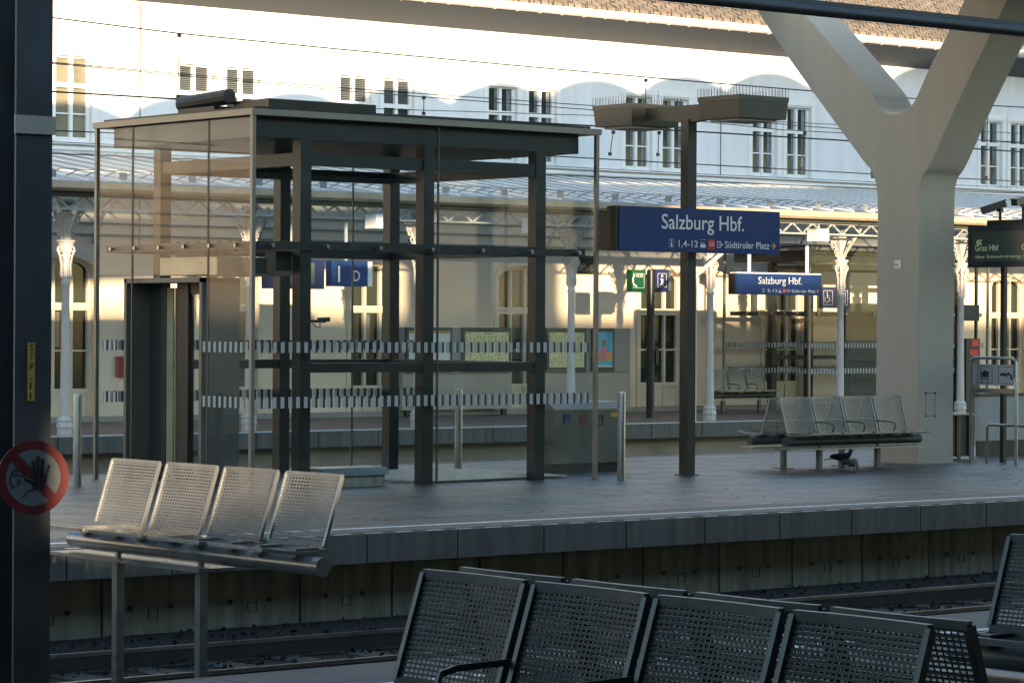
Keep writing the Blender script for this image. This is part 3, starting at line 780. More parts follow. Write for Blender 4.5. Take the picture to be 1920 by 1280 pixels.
# ================================================================== LIFT ON THE MIDDLE PLATFORM
LX0, LX1, LY0, LY1 = 17.10, 21.75, 25.0, 28.02
lift = root("glass_lift_tower", "large glass lift shaft with dark steel frame and flat roof on the middle platform", "lift", (LX0, LY0, 0))
def lift_body(t, X0, X1, Y0, Y1, post_x, H=3.86, glass=M_glass, beams=((3.37, 3.50), (2.48, 2.58), (1.21, 1.31)), tone=M_steel):
    ro = MB().box(X0 + .12, X1 - .14, Y0 + .15, Y1 - .15, H - .22, H - .012).build("roof_slab", tone, t)
    MB().box(X0 - .04, X1 + .04, Y0 - .04, Y1 + .04, H - .01, H + .055).build("roof_edge_strip", M_slat, ro)
    MB().box(X0 + .05, X1 - .05, Y0 + .05, Y1 - .05, H + .056, H + .085).build("roof_cover", M_blacks, ro)
    w = .14
    for x in post_x:
        for y in (Y0 + .12, Y1 - .22):
            MB().box(x - w / 2, x + w / 2, y, y + w, 0, H - .221).build("frame_post", tone, t)
    bm = MB()
    for z0, z1 in beams:
        for y in (Y0 + .135, Y1 - .205):
            bm.box(post_x[0] + w / 2, post_x[1] - w / 2, y, y + w - .03, z0, z1); bm.box(post_x[1] + w / 2, post_x[-1] - w / 2, y, y + w - .03, z0, z1)
        for x in (post_x[0], post_x[-1]):
            if x == post_x[0] and z0 < 2.3: continue
            bm.box(x - w / 2 + .015, x + w / 2 - .015, Y0 + .12 + w, Y1 - .22, z0, z1)
    bm.build("frame_beam", tone, t)
    # stand-off rail that carries the glass
    sr = MB(); z = beams[1][0] + .0
    sr.box(X0 + .12, X1 - .12, Y0 + .05, Y0 + .10, z + .005, z + .085); sr.box(X0 + .05, X0 + .10, Y0 + .12, Y1 - .12, z + .005, z + .085)
    sr.box(X0 + .12, X1 - .12, Y1 - .10, Y1 - .05, z + .005, z + .085)
    sr.build("glazing_rail", M_blacks, t)
    bt = MB()
    for k in range(7):
        x = X0 + .25 + k * (X1 - X0 - .5) / 6
        bt.tube([(x, Y0 - .02, z + .045), (x, Y0 + .05, z + .045)], .022, 8); bt.tube([(x, Y0 - .006, z - .9), (x, Y0 + .02, z - .9)], .012, 8) if 0 else None
    for k in range(6):
        y = Y0 + .3 + k * (Y1 - Y0 - .6) / 5
        bt.tube([(X0 - .02, y, z + .045), (X0 + .05, y, z + .045)], .022, 8)
    bt.build("glass_bolt", M_chrome, t)
    for x, y in ((X0, Y0), (X1, Y0), (X0, Y1), (X1, Y1)): MB().box(x - .022, x + .022, y - .022, y + .022, 0, H - .011).build("corner_post", M_slat, t)
    return ro
PXs = (17.85, 19.47, 21.04)
rs = lift_body(lift, LX0, LX1, LY0, LY1, PXs)
def pane(t, x0, x1, y0, y1, z0=.03, z1=3.83, m=M_glass):
    return MB().box(x0, x1, y0, y1, z0, z1).build("glass_pane", m, t)
xm = 19.50
pane(lift, LX0 + .03, xm - .008, LY0 - .006, LY0 + .006); pane(lift, xm + .008, LX1 - .03, LY0 - .006, LY0 + .006)
ym = atX(389, 500, LX0).y; ym2 = atX(247, 500, LX0).y
pane(lift, LX0 - .006, LX0 + .006, LY0 + .03, ym - .006); pane(lift, LX0 - .006, LX0 + .006, ym + .006, ym2 - .006, 2.24); pane(lift, LX0 - .006, LX0 + .006, ym2 + .006, LY1 - .03, 2.24)
pane(lift, LX0 - .006, LX0 + .006, 27.56, LY1 - .03, .03, 2.22)
pane(lift, LX0 + .03, xm - .008, LY1 - .006, LY1 + .006); pane(lift, xm + .008, LX1 - .03, LY1 - .006, LY1 + .006)
pane(lift, LX1 - .006, LX1 + .006, LY0 + .03, LY1 - .03)
sm = MB()
for x, y in ((LX0, ym2), (LX0, ym), (xm, LY0), (xm, LY1), (LX0 + (LX1 - LX0) * .75, LY1)): sm.box(x - .008, x + .008, y - .010, y + .010, .02, 3.83)
sm.build("glass_joint", M_steelm, lift)
def stripes(t, X0, X1, Y0, Y1, rows, pitch=.098, wd=.045):
    f = MB(); b = MB()
    for z0, z1 in rows:
        n = int((X1 - X0 - .1) / pitch)
        for i in range(n):
            x = X0 + .06 + i * pitch
            f.box(x, x + wd, Y0 - .0095, Y0 - .0075, z0, z1)
            f.box(x + .02, x + .02 + wd, Y1 - .0095, Y1 - .0075, z0, z1)
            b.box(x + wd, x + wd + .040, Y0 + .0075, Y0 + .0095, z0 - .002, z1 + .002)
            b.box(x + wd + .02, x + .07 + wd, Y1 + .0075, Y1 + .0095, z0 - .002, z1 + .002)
        n = int((Y1 - Y0 - .1) / pitch)
        for i in range(n):
            y = Y0 + .06 + i * pitch
            if 25.9 < y < 27.56 and t is lift: continue
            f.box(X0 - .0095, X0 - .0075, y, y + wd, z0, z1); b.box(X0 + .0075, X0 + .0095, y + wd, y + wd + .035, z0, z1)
    f.build("light_glass_markings", M_stripe, t); b.build("backlit_glass_markings", M_striped, t)
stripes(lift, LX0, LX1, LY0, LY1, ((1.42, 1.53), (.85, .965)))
# door portal
pt = MB(); px0, px1, py0, py1, ph = 17.14, 17.62, 25.99, 27.52, 2.20
portal = root("x", "", "")
bpy.data.objects.remove(portal)
pf = MB().box(px0, px1, py0, py0 + .05, 0, ph).box(px0, px1, py1 - .05, py1, 0, ph).box(px0, px1, py0, py1, ph - .05, ph + .002).box(px0, px1, py0 + .05, py1 - .05, 0, .02)
po = pf.build("door_portal", mat("portal_grey", (.115, .12, .108), .45, .2, var=.12), lift)
MB().box(px0 + .30, px0 + .34, 27.15, py1 - .05, .02, ph - .05).build("door_leaf", mat("door_dark_grey", (.05, .056, .05), .4, .2), po)
MB().box(px0 + .28, px0 + .36, 26.68, 26.90, .02, ph - .05).box(px0 + .30, px0 + .34, py0 + .05, 26.68, ph - .17, ph - .052).box(px0 + .30, px0 + .34, py0 + .05, 26.68, .02, .10).build("door_frame", M_blacks, po)
MB().box(px0 + .31, px0 + .33, py0 + .05, 26.68, .10, ph - .171).build("door_glass", M_glass, po)
MB().box(px0 + .31, px0 + .33, 27.02, 27.145, .02, ph - .10).build("door_strip", mat("khaki_strip", (.30, .29, .16), .5), po)
MB().box(px0 + .29, px0 + .31, 26.93, 26.955, .02, ph - .10).build("door_seal", M_slat, po)
# machinery header above the portal
hb = atX(375, 500, 17.3)
MB().box(17.3, 18.3, 25.95, 27.05, 2.23, 2.42).build("lift_header", mat("header_plate", (.28, .27, .22), .35, .5, var=.3, scale=3), lift)
mc = MB().box(17.6, 17.8, 25.3, 25.5, 2.27, 2.47).box(17.4, 17.5, 26.2, 26.9, 2.42, 2.50).box(17.5, 17.7, 27.1, 27.5, 2.25, 2.42)
for k in range(8): mc.tube([(17.5, 25.9 + k * .2, 2.5), (17.6, 25.95 + k * .2, 2.58)], .03, 6)
mc.build("lift_machinery", M_blacks, lift)
# grey roof equipment
re_ = MB(); a = atX(300, 205, 17.4)
MB().tube([(17.5, 26.95, 4.08), (17.55, 26.1, 4.12)], .085, 12).box(17.42, 17.7, 26.2, 26.9, 3.95, 4.02).build("roof_fan", M_blacks, rs)
MB().box(17.6, 19.0, 25.45, 26.1, 3.95, 4.07).build("roof_box", M_steel, rs)
# small cctv camera and black loudspeaker fixed to the frame
ca = atY(606, 606, 25.05)
cm = MB().bar((ca.x - .20, 25.12, ca.z), (ca.x + .03, 25.05, ca.z), .03).bar((ca.x - .06, 25.06, ca.z + .015), (ca.x + .06, 25.02, ca.z + .02), .05, .045).tube([(ca.x - .1, 25.1, ca.z - .02), (ca.x - .06, 25.08, ca.z - .07), (ca.x - .02, 25.08, ca.z - .06), (ca.x - .02, 25.08, ca.z)], .006, 5)
cm.build("frame_camera", M_blacks, lift)
lb0 = atY(473, 489, 25.3); lb1 = atY(499, 518, 25.3)
MB().box(lb0.x, lb1.x, 25.3, 25.46, lb1.z, lb0.z).build("loudspeaker", M_blacks, lift)
# stairwell curb light wedge and low solid box built for a teal reflection
MB().prism([(19.60, .02), (19.60, .18), (21.6, .03)], (0, 25.35, 0), XU, ZU, (0, .05, 0)).build("stair_cheek", mat("pale_stair_wall", (.80, .70, .54), .7), lift)
MB().box(19.5, 21.7, 25.42, 27.5, .005, .03).build("shaft_floor", M_bepan, lift)
cb = root("low_reflection_box", "solid box with a rounded lid standing in for a teal grey reflection at the foot of the lift frame", "cabinet", (18.45, 25.3, 0))
c0 = atY(600, 900, 25.3).x; c1 = atY(716, 900, 25.3).x
MB().box(c0, c1, 25.22, 25.60, .0, .12).build("cabinet_body", M_pwall, cb)
ld = MB().prism([(25.18, .12), (25.18, .17), (25.22, .20), (25.60, .20), (25.64, .17), (25.64, .12)], (c0 - .02, 0, 0), YU, ZU, (c1 - c0 + .04, 0, 0)).build("reflection_box_lid", M_teal, cb)
# ticket-machine like stainless parapet box at the right end of lift
g = root("stair_end_panel", "stainless steel waste sorting unit with three coloured pictograms behind the lift glass", "recycling bin", (21.9, 26.3, 0))
gx0 = atY(1041, 800, 26.35).x; gx1 = atY(1172, 800, 26.35).x
zt = atY(1100, 752, 26.35).z
M_bin = mat("bin_grey_green", (.12, .135, .118), .4, .4, var=.12)
MB().box(gx0, gx1, 26.35, 26.72, .10, zt - .10).build("bin_body", M_bin, g)
MB().box(gx0 + .02, gx1 - .02, 26.4, 26.70, 0, .10).build("bin_plinth", M_steel, g)
MB().prism([(26.33, zt - .10), (26.33, zt - .08), (26.45, zt), (26.74, zt), (26.74, zt - .10)], (gx0 - .01, 0, 0), YU, ZU, (gx1 - gx0 + .02, 0, 0)).build("bin_top", M_slat, g)
for px, mm in ((1064, M_blue), (1095, M_dred), (1126, M_black)):
    q = atY(px, 785, 26.35); s = MB().box(q.x - .055, q.x + .055, 26.343, 26.349, q.z - .06, q.z + .06).build("pictogram_plate", mm, g)
    MB().box(q.x - .035, q.x + .035, 26.340, 26.343, q.z - .045, q.z - .02).box(q.x - .01, q.x + .02, 26.340, 26.343, q.z - .01, q.z + .035).build("pictogram", M_bin, s)
q = atY(1152, 775, 26.35)
MB().box(q.x - .05, q.x + .06, 26.344, 26.349, q.z - .025, q.z + .025).build("yellow_sticker", M_yel, g)
g.name = "waste_sorting_bin"
# steel bollards / handrail posts
for i, (px, py, top, lab) in enumerate(((148, 920, 747, "stainless steel post at far left of the lift, beside the dark mast"),
                                        (862, 885, 730, "stainless steel post seen through the lift glass between two frame posts"),
                                        (1168, 898, 732, "stainless steel post at the right corner of the lift tower"),
                                        (285, 905, 752, "stainless steel post standing behind the lift door portal"))):
    x, y_ = nrm(px, py); d = -EYE / y_; P = Vector((d * (S_ + C_ * x), d * (C_ - S_ * x), 0))
    zt = atY(px, top, P.y).z
    b = MB().lathe([(.045, 0), (.045, zt - .03), (.040, zt - .008), (.025, zt)], P.x, P.y, 16).build("steel_post", M_chrome if i != 3 else M_chrome, None, smooth=True)
    tag(b, lab, "post", "stainless posts around the lift")

# ================================================================== SECOND LIFT (platform one)
l2 = root("glass_lift_tower", "smaller looking glass lift shaft on the station platform behind the wheelchair sign", "lift", (41.1, 40.9, 0))
X0, X1, Y0, Y1 = 41.10, 46.3, 40.9, 43.3
lift_body(l2, X0, X1, Y0, Y1, (42.3, 43.35, 45.6), H=3.22, beams=((2.85, 2.95), (1.93, 2.02), (1.05, 1.13)), tone=M_steel)
pane(l2, X0 + .03, 43.9, Y0 - .006, Y0 + .006, .03, 3.2); pane(l2, 43.92, X1 - .03, Y0 - .006, Y0 + .006, .03, 3.2)
pane(l2, X0 - .006, X0 + .006, Y0 + .03, Y1 - .03, .03, 3.2)
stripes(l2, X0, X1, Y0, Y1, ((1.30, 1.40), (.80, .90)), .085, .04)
MB().box(43.6, 44.4, 42.2, 42.26, 0, 2.2).build("shaft_door", mat("door_dark_grey2", (.06, .066, .06), .4, .2), l2)
s4 = root("accessible_lift_sign", "dark blue sign with wheelchair and lift pictograms behind a cast iron column", "sign", (41.9, 40.8, 2.1))
x0s, x1s = atY(1540, 550, 40.75).x, atY(1592, 550, 40.75).x; z1s, z0s = atY(1560, 532, 40.75).z, atY(1560, 571, 40.75).z
MB().box(x0s, x1s, 40.75, 40.82, z0s, z1s).build("sign_panel", mat("sign_violet_blue", (.022, .022, .075), .4), s4)
yy = 40.749
w = outline(MB(), x0s + .05, x0s + .30, z0s + .06, z1s - .06, yy, .008)
outline(w, x1s - .28, x1s - .05, z0s + .06, z1s - .06, yy, .008)
xc = x0s + .16; zc = (z0s + z1s) / 2
w.ball((xc - .01, yy, zc + .10), .014, seg=5)
w.tube([(xc - .01, yy, zc + .08), (xc - .005, yy, zc + .0), (xc + .045, yy, zc + .0), (xc + .07, yy, zc - .06), (xc + .09, yy, zc - .055)], .008, 5)
w.tube([(xc - .02 + .055 * math.cos(a), yy, zc - .04 + .055 * math.sin(a)) for a in [2.2 + k * .45 for k in range(10)]], .006, 5)
w.tube([(xc, yy, zc + .04), (xc + .035, yy, zc + .04)], .006, 5)
xc = x1s - .12
w.tube([(xc, yy, zc - .09), (xc, yy, zc + .09)], .005, 5)
w.prism([(-.018, 0), (.018, 0), (0, .03)], (xc, yy, zc + .08), XU, ZU, (0, -.002, 0)); w.prism([(-.018, 0), (.018, 0), (0, -.03)], (xc, yy, zc - .08), XU, ZU, (0, -.002, 0))
w.tube([(xc - .12, yy, zc + .05), (xc - .05, yy, zc + .05), (xc - .05, yy, zc - .08)], .006, 5)
w.build("pictograms", M_white, s4)
MB().box(x0s + .1, x0s + .16, 40.82, 40.88, zc - .1, zc + .1).build("bracket", M_steel, s4)

# ================================================================== CONCRETE Y COLUMN
pts = [(1643, 430), (1641, 349), (1629, 312), (1616, 296), (1555, 215), (1468, 97), (1414, 17)]
inn = [(1508, 27), (1616, 151), (1636, 181), (1650, 200), (1676, 206), (1696, 195), (1710, 181), (1733, 128), (1774, 47), (1797, 0)]
outr = [(1878, 0), (1851, 57), (1784, 201), (1743, 296), (1727, 322), (1721, 349)]
P2 = lambda l: [(atX(x, y, 27.5).y, atX(x, y, 27.5).z) for x, y in l]
def smooth(l, n=5):
    o = []
    for i in range(len(l) - 1):
        p0, p1, p2, p3 = l[max(i - 1, 0)], l[i], l[i + 1], l[min(i + 2, len(l) - 1)]
        for k in range(n):
            t = k / n
            o.append(tuple(.5 * (2 * p1[j] + (p2[j] - p0[j]) * t + (2 * p0[j] - 5 * p1[j] + 4 * p2[j] - p3[j]) * t * t + (3 * p1[j] - p0[j] - 3 * p2[j] + p3[j]) * t ** 3) for j in (0, 1)))
    return o + [l[-1]]
A, I_, O_ = smooth(P2(pts)), smooth(P2(inn)), smooth(P2(outr))
def ext(p, q, z): t = (z - q[1]) / (p[1] - q[1]); return (q[0] + t * (p[0] - q[0]), z)
poly = [(26.17, 0)] + A + [ext(A[-1], A[-2], 6.56), ext(I_[0], I_[1], 6.56)] + I_ + [ext(I_[-1], I_[-2], 6.56), ext(O_[0], O_[1], 6.56)] + O_ + [(25.44, 2.9), (25.44, 0)]
ycol = root("y_shaped_column", "massive beige concrete Y shaped column on the middle platform, marked S4", "column", (27.5, 25.8, 0))
yb = MB().prism(poly, (27.5, 0, 0), YU, ZU, (.66, 0, 0))
yo = yb.build("column_body", M_col, ycol)
bv = yo.modifiers.new("b", 'BEVEL'); bv.width = .012; bv.segments = 2; bv.limit_method = 'ANGLE'
MB().box(27.46, 28.20, 25.40, 26.21, 0, .012).build("column_foot", M_grpan, ycol)
q0 = atX(1676, 480, 27.5); q1 = atX(1688, 495, 27.5)
pl = MB().box(27.492, 27.499, q1.y, q0.y, q1.z, q0.z).build("number_plate", M_white, ycol)
text_mb("S4", (27.4915, q0.y - .012, q1.z + .025), (0, -1, 0), ZU, .055, .04, bold=.01, n=(-1, 0, 0)).build("number_letters", M_black, pl)
xh, zh = atY(1737, 728, 25.44), atY(1755, 771, 25.44)
ht = MB(); outline(ht, xh.x, zh.x, zh.z, xh.z, 25.4398, .005)
for x in (xh.x, zh.x):
    for z in (xh.z, zh.z): ht.box(x - .012, x + .012, 25.432, 25.4396, z - .012, z + .012)
ht.build("service_hatch", M_steelm, ycol)

# ================================================================== BENCHES
def grille(poly_fn, w, nx, ny, bw, frame, curve=.02):
    """w wide (x), t in 0..1 along poly_fn(t)->(y,z)"""
    m = MB()
    def P(u, t):
        y, z = poly_fn(t); return Vector((u * w, y + curve * (1 - (2 * u - 1) ** 2) * .8, z))
    for j in range(1, ny):
        t = j / ny
        for k in range(4): m.bar(P(k / 4, t), P((k + 1) / 4, t), bw * 1.25, bw * .9, upv=(0, 1, 0))
    for i in range(1, nx):
        u = i / nx
        for k in range(3): m.bar(P(u, k / 3), P(u, (k + 1) / 3), bw * .62, bw * .6)
    f = MB()
    for k in range(6):
        f.bar(P(0, k / 6), P(0, (k + 1) / 6), frame, frame * 1.3); f.bar(P(1, k / 6), P(1, (k + 1) / 6), frame, frame * 1.3)
    for t in (0, 1):
        for k in range(4): f.bar(P(k / 4, t), P((k + 1) / 4, t), frame * 1.1, frame * 1.35)
    return m, f
def make_bench(name, label, n, pitch, w, double, mm, tube, fine=(20, 20, .005, .014), legx=None, group="rows of mesh seats", foot=0.0, top=.85, arms=True, feet_z=0.0):
    """row along +x, front row faces -y; origin centre line on the floor"""
    t = root(name, label, "bench", (0, 0, 0), group)
    L = (n - 1) * pitch + w
    back = lambda q: (-.210 + .125 * q, .455 + (top - .455) * q)
    seat = lambda q: (-.63 + .43 * q, .455 - .03 * math.sin(q * 2.2))
    if legx is None: legx = (.45, L - .45)
    for row in ((1,) if not double else (1, -1)):
        sy = row
        def fl(mb):
            return mb if sy == 1 else MB().add([(x, -y, z) for x, y, z in mb.v], mb.f)
        for i in range(n):
            a, f = grille(back, w, fine[0], fine[1], fine[2], fine[3])
            b, g2 = grille(seat, w, fine[0], fine[1], fine[2], fine[3] * .9, curve=0)
            for nm, q, fr in (("backrest", a, f), ("seat", b, g2)):
                q.add(fr.v, fr.f)
                q = fl(q)
                q.v = [(x + i * pitch, y, z) for x, y, z in q.v]
                q.build(nm, mm, t, world=False)
            if arms and (i < n - 1 or fine[0] > 22):
                x = i * pitch + w * .80 if i < n else 0
                x = i * pitch + w + (pitch - w) / 2 - .0
                ar = MB().tube([(x, -.13, .575), (x, -.41, .57), (x, -.475, .555), (x, -.49, .515), (x, -.45, .44)], fine[3] * .6, 6)
                fl(ar).build("armrest", tube, t, world=False)
        fl(MB().tube([(-.12, -.30, .352), (L + .12, -.30, .352)], .054, 16)).build("seat_beam", tube, t, smooth=True, world=False)
        for i in range(n):
            for q in (.18, .82):
                x = i * pitch + w * q
                fl(MB().box(x - .03, x + .03, -.36, -.20, .395, .445)).build("seat_bracket", tube, t, world=False)
        fl(MB().box(-.18, (L + .22) if feet_z == 0 else L * .62, -.44, -.18, .255, .275)).build("shelf_rail", mm, t, world=False)
        for x in legx:
            fl(MB().box(x - .028, x + .028, -.33, -.275, feet_z, .254).box(x - .04, x + .04, -.44, -.16, feet_z, feet_z + .012).box(x - .014, x + .014, -.318, -.29, .27, .34)).build("leg", M_leg if mm is M_bench else mm, t, world=False)
    return t
M_leg = mat("bench_leg_steel", (.10, .105, .105), .45, .4, var=.1)
# foreground double bench on near platform (runs along Y, front row faces the camera side)
fg = make_bench("mesh_bench", "large dark grey double row of mesh seats filling the bottom foreground", 4, .622, .565, True, M_fg, M_fg, fine=(23, 22, .0072, .022), legx=(.6, 1.75), top=.832)
fg.rotation_euler = (0, 0, -math.pi / 2); fg.location = (6.555, 8.36, 0)
fg2 = copy_tree(fg); fg2['label'] = "dark grey mesh bench cut off by the right edge in the bottom corner"
fg2.location = (9.68, 8.34, 0)
# bench on middle platform (along X)
xa = atY(1462, 745, 25.2).x; xb = atY(1687, 741, 25.2).x
wid = (xb - xa) / 4.0; 
mid = make_bench("mesh_bench", "grey double sided mesh bench in front of the concrete Y column", 4, (xb - xa - wid * .93) / 3, wid * .93, True, M_bench, M_tube, fine=(18, 17, .0075, .016), legx=(.45, 1.45), top=.86)
mid.location = (xa, 25.27, 0)
# bench on station platform
xa1 = atY(1335, 699, 42.5).x; xb1 = atY(1418, 699, 42.5).x
p1b = make_bench("mesh_bench", "small single sided mesh bench against the cream station wall", 3, .50, .46, False, M_bench, M_tube, fine=(14, 12, .012, .016), legx=(.2, 1.2))
p1b.location = (atY(1329, 699, 42.55).x, 42.65, 0)
# reflection of a bench, built solid between the tracks at left
rb = make_bench("mesh_bench", "bright reflection of a steel mesh bench, built solid, at lower left beside the dark mast", 4, .64, .55, False, M_bright, M_bright, fine=(19, 21, .0070, .016), legx=(.42, 1.35), arms=False, feet_z=-.73)
rb.rotation_euler = (0, 0, -math.pi / 2); rb.location = (10.05, 16.12, 0)

# ================================================================== MAST AT LEFT
ms = root("steel_mast", "tall dark steel mast at the left picture edge with a yellow plate and round sign", "mast", (9.13, 15.8, -.74))
mb_ = MB().box(9.0, 9.25, 15.68, 15.70, -.74, 7).box(9.0, 9.25, 15.90, 15.92, -.74, 7).box(9.115, 9.135, 15.70, 15.90, -.74, 7)
mb_.build("mast_profile", mat("blue_grey_mast_paint", (.052, .063, .070), .5, .2, var=.2), ms)
MB().box(8.9, 9.35, 15.55, 16.05, -.74, -.55).build("mast_footing", M_pwall, ms)
MB().box(8.985, 9.265, 15.665, 15.679, 2.86, 2.97).build("mast_band", M_bepan, ms)
p0 = atY(55, 652, 15.66); p1_ = atY(68, 761, 15.66)
yp = MB().box(p0.x, p1_.x, 15.668, 15.678, p1_.z, p0.z).build("yellow_number_plate", M_yel, ms)
hh = (p0.z - p1_.z) / 6.0
for k, ch in enumerate("STP-11"):
    text_mb(ch, (p0.x + .010, 15.6665, p0.z - (k + .82) * hh), XU, ZU, .022 if ch != '1' else .010, .042 if ch != '-' else .012, bold=.01).build("plate_letter", M_black, yp)
# round prohibition sign, turned a little toward the near platform
ct = atY(65, 905, 15.45); ang = R(-12)
su = Vector((math.cos(ang), math.sin(ang), 0)); sn = Vector((su.y, -su.x, 0))
rs_ = root("prohibition_sign", "round red and white no entry sign with a raised black hand on the mast", "sign", ct)
def disc(r, off, th, m, nm, par, a0=0, seg=40):
    return MB().prism([(r * math.cos(2 * math.pi * k / seg), r * math.sin(2 * math.pi * k / seg)) for k in range(seg)], ct + sn * off, su, ZU, sn * th).build(nm, m, par)
RS = .222
M_sred = mat("aged_sign_red", (.13, .014, .014), .5, var=.15)
disc(RS, 0, .006, M_sred, "sign_disc", rs_)
disc(RS * .76, .0065, .002, mat("aged_white", (.14, .165, .165), .5), "white_field", rs_)
bb = MB().prism([(-.76, .55), (-.55, .76), (.76, -.55), (.55, -.76)], ct + sn * .009, su * RS * .98 * .92, ZU * RS * .92, sn * .002)
bb.build("red_bar", M_sred, rs_)
hd = MB(); k_ = RS
def hp(a, b, dd=.012): return ct + sn * dd + su * (a * k_) + ZU * (b * k_)
hd.prism([(-.02, -.30), (.30, -.30), (.40, .02), (.36, .12), (.0, .12), (-.06, .02)], ct + sn * .0115, su * k_, ZU * k_, sn * .003)
for (a, b, c, d, r) in ((.02, .05, -.02, .46, .045), (.13, .08, .12, .58, .047), (.24, .08, .26, .50, .045), (.34, .05, .44, .34, .04), (-.02, -.12, -.24, .0, .05)):
    hd.tube([hp(a, b), hp((a + c) / 2, (b + d) / 2), hp(c, d)], r * k_, 6)
hd.build("hand_symbol", M_black, rs_)
fc = MB()
fc.tube([hp(-.22, .02), hp(-.28, .16), hp(-.42, .24), hp(-.58, .18), hp(-.66, .02), hp(-.64, -.14), hp(-.54, -.22), hp(-.60, -.25)], .018 * k_, 5)
fc.tube([hp(-.58, .08), hp(-.46, .10), hp(-.26, .06)], .016 * k_, 5)
fc.tube([hp(-.44, -.04), hp(-.36, -.08), hp(-.38, -.18), hp(-.46, -.16), hp(-.44, -.04)], .015 * k_, 5)
fc.tube([hp(-.30, -.52), hp(-.18, -.34), hp(.10, -.30)], .016 * k_, 5)
fc.build("face_symbol", M_black, rs_)
MB().bar(ct - sn * .001, ct + Vector((0, .24, 0)), .04).build("bracket", M_steel, rs_)

# ================================================================== RIGHT EDGE: DISPLAY, CAMERAS, TROLLEY FRAME, PARAPET
dx = 28.48
y0 = atX(1813, 450, dx).y; z1 = atX(1813, 415, dx).z; z0 = atX(1813, 492, dx).z; y1 = y0 - 1.9
dsp = root("departure_display", "dark departure display board showing Graz Hbf at the right picture edge", "display", (dx, y0, z0))
MB().box(dx, dx + .18, y1, y0, z0, z1).build("display_housing", M_frame, dsp)
MB().box(dx - .004, dx - .001, y1, y0 - .08, z0 + .07, z1 - .07).build("screen", M_screen, dsp)
MB().box(dx + .02, dx + .16, y1 - .1, y0 - .30, z1 + .001, z1 + .07).build("top_beam", M_steel, dsp)
nY = (0, -1, 0)
pt_ = atX(1826, 462, dx - .005)
def dtext(body, px, py, h, w, nm):
    q = atX(px, py, dx - .005)
    text_mb(body, (dx - .005, q.y, q.z), nY, ZU, w, h, n=(-1, 0, 0), bold=.0).build(nm, M_led, dsp)
dtext("Graz Hbf", 1827, 461, .075, .39, "destination_text")
dtext("0", 1914, 458, .075, .05, "time_text")
dtext("über Stainach-Irdning, Selzthal", 1828, 474.5, .035, 1.05, "route_text")
q = atX(1827, 445, dx - .005)
ch = MB()
for k in range(2):
    for s in (1, -1):
        ch.bar((dx - .006, q.y - .02 - k * .045, q.z), (dx - .006, q.y - .06 - k * .045, q.z + s * .03), .004, .014)
ch.build("chevrons", M_led, dsp)
MB().box(dx + .3, dx + .36, y0 - .35, y0 - .29, 0, z1 + .02).box(dx + .15, dx + .36, y0 - .35, y0 - .29, z0 + .1, z0 + .2).build("display_post", M_steel, dsp)
cc = atX(1857, 378, 28.55)
def cctv(Y, Z, lab, dirv):
    t = root("security_camera", lab, "camera", (28.56, Y, z1 + .07), "security cameras on top of the display")
    MB().tube([(28.56, Y, z1 + .071), (28.56, Y, Z - .02)], .018, 8).box(28.53, 28.59, Y - .03, Y + .03, Z - .06, Z - .02).build("camera_stand", M_steel, t)
    d = Vector(dirv).normalized(); c = Vector((28.56, Y, Z + .02))
    MB().bar(c - d * .08, c + d * .24, .085, .08).bar(c - d * .08 + Vector((0, 0, .045)), c + d * .27 + Vector((0, 0, .045)), .10, .012).build("camera_housing", M_steelm, t)
    MB().bar(c + d * .241, c + d * .25, .07, .065).build("lens_window", M_black, t)
    return t
yc = atX(1873, 385, 28.56).y
cctv(yc, atX(1873, 378, 28.56).z, "long grey security camera tilted left on top of the departure display", (-.5, .72, -.28))
yc = atX(1916, 385, 28.56).y
cctv(yc, atX(1916, 368, 28.56).z, "security camera at the right picture edge on top of the display", (-.9, -.2, -.15))
# trolley / luggage frame
tf = root("luggage_trolley_stand", "tubular steel luggage trolley stand with grey pictogram board at right edge", "stand", (28.3, 24.9, 0))
ya, yb = atX(1822, 760, 28.3).y, atX(1907, 760, 28.3).y
zt = atX(1860, 661, 28.3).z
rr_ = .06
hoop = [(28.3, ya, 0), (28.3, ya, zt - rr_), (28.3, ya - .02, zt - .018), (28.3, ya - rr_, zt), (28.3, yb + rr_, zt), (28.3, yb + .02, zt - .018), (28.3, yb, zt - rr_), (28.3, yb, 0)]
MB().tube(hoop, .021, 10).build("hoop_frame", M_chrome, tf, smooth=True)
zb1, zb0 = atX(1860, 673, 28.3).z, atX(1860, 712, 28.3).z
bd = MB().box(28.285, 28.30, yb + .04, ya - .04, zb0, zb1).build("pictogram_board", mat("pale_grey_board", (.30, .33, .35), .4, var=.05), tf)
MB().box(28.27, 28.31, yb + .03, ya - .03, atX(1860, 727, 28.3).z, atX(1860, 718, 28.3).z).build("cross_bar", M_slat, tf)
pc = MB(); X_ = 28.2845
def pbox(u0, u1, v0, v1): pc.box(X_ - .002, X_, ya - .04 - u1, ya - .04 - u0, zb0 + v0, zb0 + v1)
hB = zb1 - zb0; wB = ya - yb - .08
for off in (.08, .43):
    o_ = off
    for a, b, c, d in ((0, .25, 0, .006), (0, .25, hB - .05, hB - .044), (0, .006, 0, hB - .044), (.244, .25, 0, hB - .044)): pbox(o_ + a, o_ + b, c + .022, d + .022)
pbox(.15, .27, .10, .17); pbox(.185, .235, .17, .185); pbox(.13, .28, .075, .085); pbox(.13, .14, .075, .20); pbox(.11, .14, .195, .205)
for u in (.16, .25): pc.tube([(X_, ya - .04 - u + .018 * math.cos(k), zb0 + .055 + .018 * math.sin(k)) for k in [j * .7 for j in range(10)]], .003, 4)
pc.tube([(X_, ya - .04 - .47, zb0 + .14), (X_, ya - .04 - .53, zb0 + .145), (X_, ya - .04 - .57, zb0 + .12)], .018, 6)
